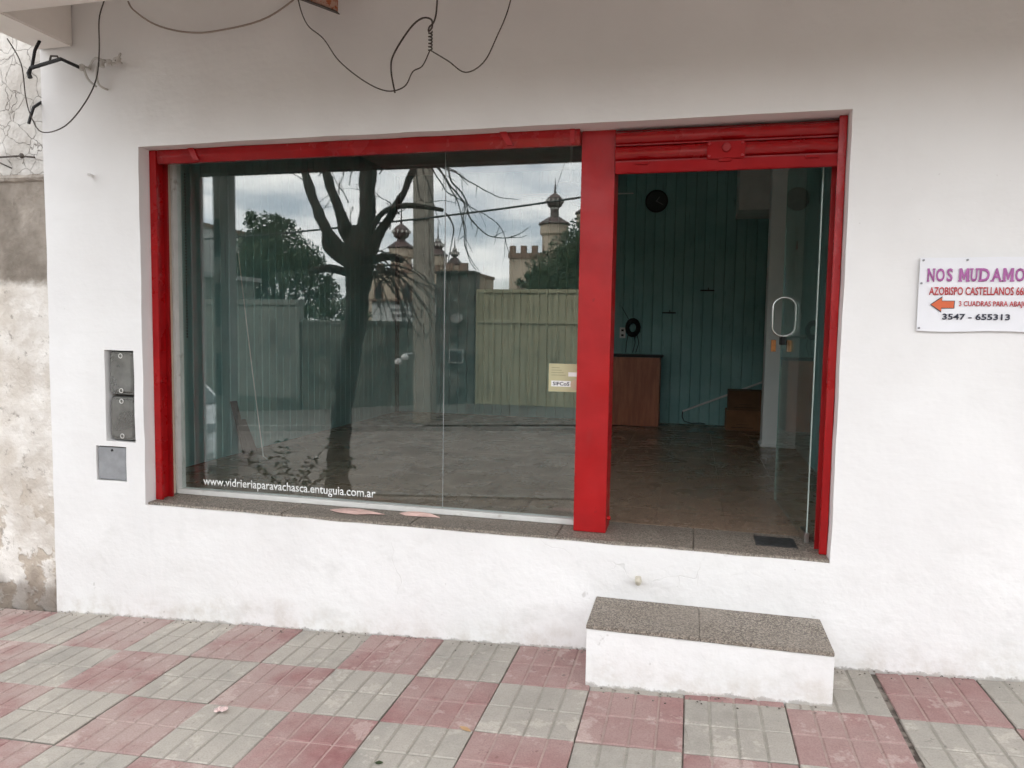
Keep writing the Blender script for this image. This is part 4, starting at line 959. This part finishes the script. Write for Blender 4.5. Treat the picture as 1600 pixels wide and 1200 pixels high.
for s in (-1, 1):
    sid = lambda a, z: (CX+a, CY+s*((.80 if z < .95 else .80-.20*(z-.95)/.53)+.004), cz+z)
    carq([sid(-1.22,.97),sid(-1.78,1.33),sid(-2.30,1.37),sid(-2.30,.97)], 'side_window', MAT['pane'], th=.004*s)
    carq([sid(-2.38,.97),sid(-2.38,1.37),sid(-3.02,1.36),sid(-3.40,1.12),sid(-3.42,.97)], 'side_window', MAT['pane'], th=.004*s)
    MB().lathe([(.001,-.05),(.09,-.035),(.10,.0),(.07,.04),(.001,.05)], (CX-.13, CY+s*.56, cz+.68), 14).build('headlight', MAT['headlamp'], car, smooth=True)
    MB().box(CX-1.36, CX-1.22, CY+s*.84-.06, CY+s*.84+.06, cz+.95, cz+1.06).build('wing_mirror', MAT['carpaint'], car, bevel=.025)
    for a in (-.72, -3.18):
        wh = MB(); ring_ = [(.001,-.09),(.30,-.09),(.32,-.06),(.32,.06),(.30,.09),(.001,.09)]
        wh.lathe(ring_, (0,0,0), 22); wh.v = [(CX+a+x, CY+s*.72+z, cz+.30+y_) for x, y_, z in wh.v]
        wo = wh.build('wheel', MAT['black'], car)
        rm = MB().lathe([(.001,0),(.20,0),(.19,.012),(.001,.016)], (0,0,0), 18); rm.v = [(CX+a+x, CY+s*(.812+z), cz+.30+y_) for x, y_, z in rm.v]; rm.build('rim', MAT['steel'], wo)
MB().box(CX-.02, CX+.035, CY-.66, CY+.66, cz+.30, cz+.50).build('bumper', MAT['carpaint'], car, bevel=.02)
MB().box(CX+.036, CX+.046, CY-.20, CY+.20, cz+.34, cz+.46).build('number_plate', MAT['zinc'], car, bevel=.003)
MB().box(CX-.02, CX+.008, CY-.42, CY+.42, cz+.56, cz+.64).build('grille', MAT['black'], car)

carq([P(-3.60,-.80,1.24),P(-3.60,.80,1.24),P(-3.83,.84,1.00),P(-3.83,-.84,1.00)], 'rear_window', MAT['pane'], th=-.02)
MB().box(CX-3.985, CX-3.93, CY-.70, CY+.70, cz+.30, cz+.52).build('rear_bumper', MAT['carpaint'], car, bevel=.02)
MB().box(CX-3.975, CX-3.945, CY-.25, CY+.25, cz+.60, cz+.72).build('rear_number_plate', MAT['zinc'], car, bevel=.003)
for s in (-1, 1): MB().box(CX-3.965, CX-3.84, CY+s*.66-.08, CY+s*.66+.08, cz+.66, cz+.90).build('tail_light', MAT['crimson'], car, bevel=.02)
MB().tube([(CX-3.93,CY,cz+.80),(CX-3.945,CY,cz+.80)], .05, 16).build('badge', MAT['steel'], car)
car.rotation_euler = (0, math.atan(.0492), math.pi)
# ------------------------------------------------------------------ far side of the street
YW = -12.0
bwall = thing('boundary_wall', 'low dark mossy boundary wall across the street', 'wall', (-4.4, YW, -.2))
MB().quadgrid(lambda u, v: (-6.2+3.56*u, YW+.03*noise.noise(Vector((u*9, v*5, 0))), -.5+2.40*v), 60, 30).build('render_face', MAT['moss'], bwall)
MB().box(-6.2, -2.64, YW-.25, YW-.05, -.5, 1.90).build('wall_core', MAT['moss'], bwall)
MB().box(-6.22, -2.645, YW-.28, YW+.05, 1.905, 1.975).build('coping', MAT['moss'], bwall, bevel=.01)
pr = thing('gate_pier', 'tall dark rough pier beside the olive gate', 'pier', (-2.17, YW, 0))
MB().quadgrid(lambda u, v: (-2.635+.93*u, YW+.06+.04*noise.noise(Vector((u*4, v*9, 3))), -.4+3.5*v), 20, 60).build('pier_face', MAT['rubble'], pr)
MB().box(-2.635, -1.705, YW-.4, YW+.01, -.4, 3.13).build('pier_core', MAT['rubble'], pr)
MB().box(-2.66, -1.69, YW-.42, YW+.11, 3.10, 3.165).build('pier_cap', MAT['rubble'], pr, bevel=.012)
bxm = MB().box(-2.29, -1.93, YW+.085, YW+.14, 1.01, 1.345).build('letter_box', MAT['column'], pr, bevel=.008)
MB().box(-2.255, -1.965, YW+.1405, YW+.146, 1.05, 1.31).build('box_opening', MAT['black'], bxm)
pl_ = MB().lathe([(.001,0),(.15,0),(.15,.012),(.001,.014)], (0,0,0), 20); pl_.v = [(-2.1+x, YW+.115+z, 2.07+y_*.8) for x, y_, z in pl_.v]
plo = pl_.build('round_plaque', MAT['kerb'], pr)
for k in range(3): MB().box(-2.19, -2.01, YW+.1295, YW+.133, 2.0+.05*k, 2.022+.05*k).build('plaque_line', MAT['column'], plo)
gt = thing('sliding_gate', 'wide olive sheet metal gate across the street', 'gate', (.4, YW, .1))
def corr(x0, x1, z0, z1, y):
    b = MB(); pts = []; x = x0; i = 0
    while x < x1:
        pts += [(x, 0), (x+.10, 0), (x+.112, -.018), (x+.138, -.018)]; x += .15
    pts = [p for p in pts if p[0] <= x1]+[(x1, 0)]
    n = len(pts)
    for zz in (z0, z1):
        for a, d in pts: b.v.append((a, y+d, zz))
    for i in range(n-1): b.f.append((i, i+1, n+i+1, n+i))
    return b
for k, (a, c_) in enumerate(((-1.62, -.02), (.02, 1.60), (1.64, 3.2))):
    corr(a, c_, .13, 1.965, YW).build('lower_sheet', MAT['gate'], gt); corr(a, c_, 2.02, 2.66, YW).build('upper_sheet', MAT['gate'], gt)
for z0, z1 in ((.07,.13),(1.967,2.017),(2.66,2.745)): MB().box(-1.66, 3.24, YW-.03, YW+.035, z0, z1).build('gate_rail', MAT['gate'], gt, bevel=.006)
for x in (-1.66, -.02+.0, 1.60, 3.20): MB().box(x, x+.04, YW-.028, YW+.033, .131, 2.659).build('gate_stile', MAT['gate'], gt)
gw = thing('garden_wall', 'grey green rendered garden wall with dark plinth across the street', 'wall', (-8.5, YW, -.4))
MB().box(-16, -6.24, YW-.2, YW+.02, .02, 2.33).build('wall_face', MAT['lightwall'], gw)
MB().box(-16, -6.22, YW-.22, YW+.05, -.9, .015).build('plinth', MAT['moss'], gw)
MB().box(-16, -6.22, YW-.24, YW+.06, 2.335, 2.48).build('coping', MAT['lightwall'], gw, bevel=.01)
rw2 = thing('boundary_wall', 'plain rendered wall right of the gate across the street', 'wall', (8, YW, .5))
MB().box(3.26, 18, YW-.2, YW+.02, -.2, 2.6).build('render_face', MAT['moss'], rw2); MB().box(3.26, 18, YW-.22, YW+.05, 2.605, 2.70).build('coping', MAT['moss'], rw2, bevel=.01)
shd = thing('white_shed', 'small white shed behind the mossy wall', 'shed', (-4.8, -15.5, 0))
MB().box(-5.5, -4.1, -16.4, -14.6, -.4, 2.55).build('shed_wall', MAT['house'], shd)
MB().box(-5.6, -4.0, -16.5, -14.5, 2.555, 2.62).build('shed_roof', MAT['castle_dark'], shd)
for k in range(3): MB().box(-4.9, -4.25, -14.595, -14.57, 2.15+.16*k, 2.20+.16*k).build('shed_slat', MAT['column'], shd)
# utility pole
up_ = thing('utility_pole', 'thick concrete utility pole on the far pavement', 'utility pole', (-2.13, -9.9, 0))
b = MB(); b.box(-1,1,-1,1,0,1); b.v = [(-2.13-.022*z*8*.6+x*(.205-.05*z), -9.9+y_*(.17-.04*z), -.25+8.2*z) for x, y_, z in b.v]; b.build('shaft', MAT['concrete'], up_, bevel=.02)
MB().box(-2.9, -1.5, -9.99, -9.90, 7.6, 7.72).build('crossarm', MAT['concrete'], up_)
for x in (-2.8, -2.5, -1.9, -1.6): MB().lathe([(.02,0),(.05,.03),(.03,.08),(.045,.11),(.01,.14)], (x, -9.945, 7.721), 10).build('insulator', MAT['column'], up_)
fl_ = thing('flood_lamps', 'pair of pale lamp heads clamped to the concrete pole', 'lamp', (-2.5, -9.75, 1.2))
MB().tube([(-2.33,-9.72,1.30),(-2.48,-9.70,1.28),(-2.60,-9.68,1.16)], .018, 8).build('bracket', MAT['zinc'], fl_)
for x, z in ((-2.48, 1.22), (-2.62, 1.12)): MB().lathe([(.02,-.06),(.07,-.05),(.085,.0),(.06,.05),(.02,.07)], (x, -9.66, z), 12).build('lamp_head', MAT['house'], fl_)
def street_cable(pts, r, label):
    tag(MB().tube(smooth(pts, 10), r, 6).build('overhead_cable', MAT['black']), label, 'cable', 'overhead cables across the street')
street_cable([(-26,-9.7,4.2),(-12,-9.7,3.72),(-7.2,-9.72,3.70),(-2.85,-9.72,3.98),(1.2,-9.7,4.38),(8,-9.7,5.3),(20,-9.7,7.4)], .022, 'thick black cable slung along the far side of the street')
street_cable([(-6.2,-45,11.0),(-2,-28,10.6),(.5,-20,11.4),(3,-10,13)], .014, 'thin cable running up from the onion domed tower')

# castle-like building with towers
ca = thing('castle_building', 'cream castle style building with battlements and onion domes', 'building', (-12, -47, 0))
def merlons(x0, x1, y0, y1, z, n, hgt, par, mat):
    st_ = (x1-x0)/n
    for i in range(n):
        if i % 2 == 0: MB().box(x0+st_*i, x0+st_*(i+1), y0, y1, z, z+hgt).build('merlon', mat, par)
blk = MB().box(-20.2, -12.3, -52, -45, -2, 5.75).build('main_block', MAT['castle'], ca)
MB().box(-20.3, -12.2, -52.1, -44.9, 5.752, 5.95).build('string_course', MAT['castle_dark'], blk); merlons(-20.2, -12.3, -45.3, -45.0, 5.952, 15, .5, blk, MAT['castle_dark'])
for x in (-19, -16.8, -14.6):
    wd = MB().prism([(x-.35,3.6),(x+.35,3.6),(x+.35,4.6),(x+.25,4.9),(x,5.05),(x-.25,4.9),(x-.35,4.6)], lambda a, z: (a, -45.02, z), lambda a, z: (a, -44.95, z)).build('arched_window', MAT['castle_dark'], ca)
    MB().prism([(x-.27,3.68),(x+.27,3.68),(x+.27,4.55),(x,4.93),(x-.27,4.55)], lambda a, z: (a, -44.94, z), lambda a, z: (a, -44.92, z)).build('pane', MAT['pane'], wd)
rb = MB().box(-9.25, -3.4, -52, -45, -2, 6.75).build('right_block', MAT['castle'], ca)
MB().box(-9.32, -3.3, -52.1, -44.9, 6.752, 7.1).build('string_course', MAT['castle_dark'], rb); merlons(-9.25, -3.4, -45.3, -45.0, 7.102, 15, .5, rb, MAT['castle_dark'])
MB().box(-8.7, -7.3, -44.99, -44.95, 4.4, 5.0).build('window', MAT['castle_dark'], ca)
def tower(x, y, r, z0, z1, ball_z, ball_r, spire, name='tower'):
    tw_ = MB().lathe([(r,z0),(r,z1-.9),(r*1.18,z1-.75),(r*1.18,z1-.15),(r*1.0,z1-.1)], (x, y, 0), 24).build(name, MAT['castle'], ca)
    MB().lathe([(r*1.35,z1-.1),(r*1.3,z1),(r*.62,z1+.35),(r*.55,z1+.4)], (x, y, 0), 24).build('tower_roof', MAT['dome'], tw_)
    nk = MB().lathe([(ball_r*.52,z1+.38),(ball_r*.48,ball_z-ball_r*.7)], (x, y, 0), 16).build('neck', MAT['dome'], tw_)
    MB().lathe([(ball_r*.54,z1+.95),(ball_r*.54,z1+1.1)], (x, y, 0), 16).build('neck_band', MAT['domeband'], tw_)
    onion = [(ball_r*.45,-ball_r*.8),(ball_r*.85,-ball_r*.5),(ball_r,-.02),(ball_r*.88,ball_r*.4),(ball_r*.5,ball_r*.75),(ball_r*.16,ball_r*.98),(.06,ball_r*1.4)]
    MB().lathe(onion, (x, y, ball_z), 20).build('onion_dome', MAT['dome'], tw_)
    for k in range(12):
        a = 2*math.pi*k/12; MB().box(x+math.cos(a)*ball_r*1.0-.06, x+math.cos(a)*ball_r*1.0+.06, y+math.sin(a)*ball_r*1.0-.06, y+math.sin(a)*ball_r*1.0+.06, ball_z-.06, ball_z+.13).build('dome_stud', MAT['domeband'], tw_)
    MB().tube([(x,y,ball_z+ball_r*1.3),(x,y,spire)], [.06,.015], 6).build('spire', MAT['dome'], tw_)
tower(-6.25, -45.6, .82, 5, 9.15, 10.62, .58, 12.2)
tower(-3.9, -46, .75, 5, 9.9, 11.2, .5, 12.6)
tower(-17.6, -45.8, .75, 4, 7.7, 8.75, .62, 11.0)
tower(-14.7, -45.6, .55, 4, 7.1, 7.75, .40, 9.4)
tower(-13.9, -47, .45, 4, 6.6, 7.3, .3, 8.5)
# houses at the left end
hs = thing('pale_house', 'pale tall house far down the street behind the garden wall', 'house', (-23, -30, 0))
MB().box(-24.5, -20.9, -34, -28, -1.5, 6.75).build('house_wall', MAT['house'], hs)
MB().box(-24.6, -20.8, -34.1, -27.9, 6.752, 6.95).build('roof_slab', MAT['castle_dark'], hs)
for z in (2.6, 5.0):
    for x in (-23.7, -22.1):
        wd = MB().box(x, x+.8, -27.99, -27.94, z, z+1.1).build('window', MAT['house'], hs); MB().box(x+.07, x+.73, -27.935, -27.92, z+.07, z+1.03).build('pane', MAT['pane'], wd)
h2 = thing('low_house', 'low flat roofed house behind the garden wall', 'house', (-18, -22, 0))
MB().box(-19.5, -16.0, -25, -21, -1.5, 3.75).build('house_wall', MAT['lightwall'], h2)
MB().box(-19.7, -15.8, -25.2, -20.8, 3.752, 3.95).build('roof_slab', MAT['column'], h2)
wd = MB().box(-18.4, -17.2, -20.99, -20.94, 2.3, 3.2).build('window', MAT['column'], h2); MB().box(-18.3, -17.3, -20.935, -20.92, 2.4, 3.1).build('pane', MAT['pane'], wd)

def leafy_tree(x, y, z0, blobs, trunk_r, label, nleaf, seed, lsize):
    t_ = thing('leafy_tree', label, 'tree', (x, y, z0)); rr = random.Random(seed)
    top = max(b_[2] for b_ in blobs)
    tk = MB(); limb(tk, [(x,y,z0-.2),(x+.1,y,z0+1.2),(x,y,z0+(top-z0)*.7)], [trunk_r,trunk_r*.8,trunk_r*.35], 10, .05)
    for bx_, by_, bz_, br_ in blobs[:8]: limb(tk, [(x,y,z0+1.2),((x+bx_)/2,(y+by_)/2,(z0+1.2+bz_)/2),(bx_,by_,bz_)], [trunk_r*.45,trunk_r*.12], 6)
    tk.build('trunk', MAT['bark'], t_)
    v = []; f = []
    tot = sum(b_[3]**2 for b_ in blobs)
    for bx_, by_, bz_, br_ in blobs:
        for k in range(int(nleaf*br_**2/tot)):
            d = Vector((rr.gauss(0,1), rr.gauss(0,1), rr.gauss(0,1))).normalized()
            rad = br_*(rr.random()**.35)*(1+.28*noise.noise(d*2.2+Vector((bx_,by_,bz_))))
            p = Vector((bx_,by_,bz_))+Vector((d.x,d.y,d.z*.85))*rad
            a = Vector((rr.gauss(0,1), rr.gauss(0,1), rr.gauss(0,1))).normalized(); c_ = a.cross(d); c_ = c_.normalized() if c_.length > .01 else Vector((1,0,0))
            s_ = lsize*rr.uniform(.6,1.3); n = len(v)
            v += [tuple(p-a*s_), tuple(p+c_*s_*.5), tuple(p+a*s_), tuple(p-c_*s_*.5)]; f.append((n,n+1,n+2,n+3))
    me = bpy.data.meshes.new('crown'); me.from_pydata(v, [], f); o = put('crown', me, MAT['leaf'], t_); o['kind'] = 'stuff'
    return t_
rr = random.Random(21)
bl = [(-17.3,-28,6.6,1.0),(-16.4,-28,5.9,1.15),(-18.0,-28.2,5.6,1.2),(-17.0,-27.6,5.0,1.4),(-15.3,-28,5.2,1.0),(-14.6,-27.8,4.2,.95),(-15.8,-27.7,4.0,1.2),(-18.6,-28,4.6,.9),(-17.8,-28,3.9,.9),(-14.0,-28,3.6,.7),(-13.2,-28,2.7,.8),(-14.4,-28,2.5,.9),(-15.8,-28,2.5,.9),(-17.2,-28,2.7,.9),(-12.4,-28,2.2,.7)]
bl += [(b_[0]+rr.uniform(-1,1)*b_[3], b_[1]+rr.uniform(-.8,.8), b_[2]+rr.uniform(-.7,.9)*b_[3], b_[3]*rr.uniform(.25,.45)) for b_ in bl for _ in range(4)]
leafy_tree(-16.5, -28, -.9, bl, .28, 'big dark evergreen tree behind the grey green garden wall', 26000, 1, .085)
bl = [(-2.0,-28,5.2,1.2),(-3.0,-28,4.4,1.15),(-1.2,-28,5.8,1.3),(-2.2,-27.8,3.9,1.3),(-.6,-28,4.4,1.5),(-3.6,-28,3.6,.9),(.4,-28,5.2,1.3)]
bl += [(b_[0]+rr.uniform(-1,1)*b_[3], b_[1]+rr.uniform(-.8,.8), b_[2]+rr.uniform(-.7,.9)*b_[3], b_[3]*rr.uniform(.25,.45)) for b_ in bl for _ in range(4)]
leafy_tree(-1.6, -28, -.3, bl, .25, 'dark bushy tree beside the domed tower behind the gate', 22000, 2, .085)
for o in bpy.data.objects:
    if '_base' in o: del o['_base']
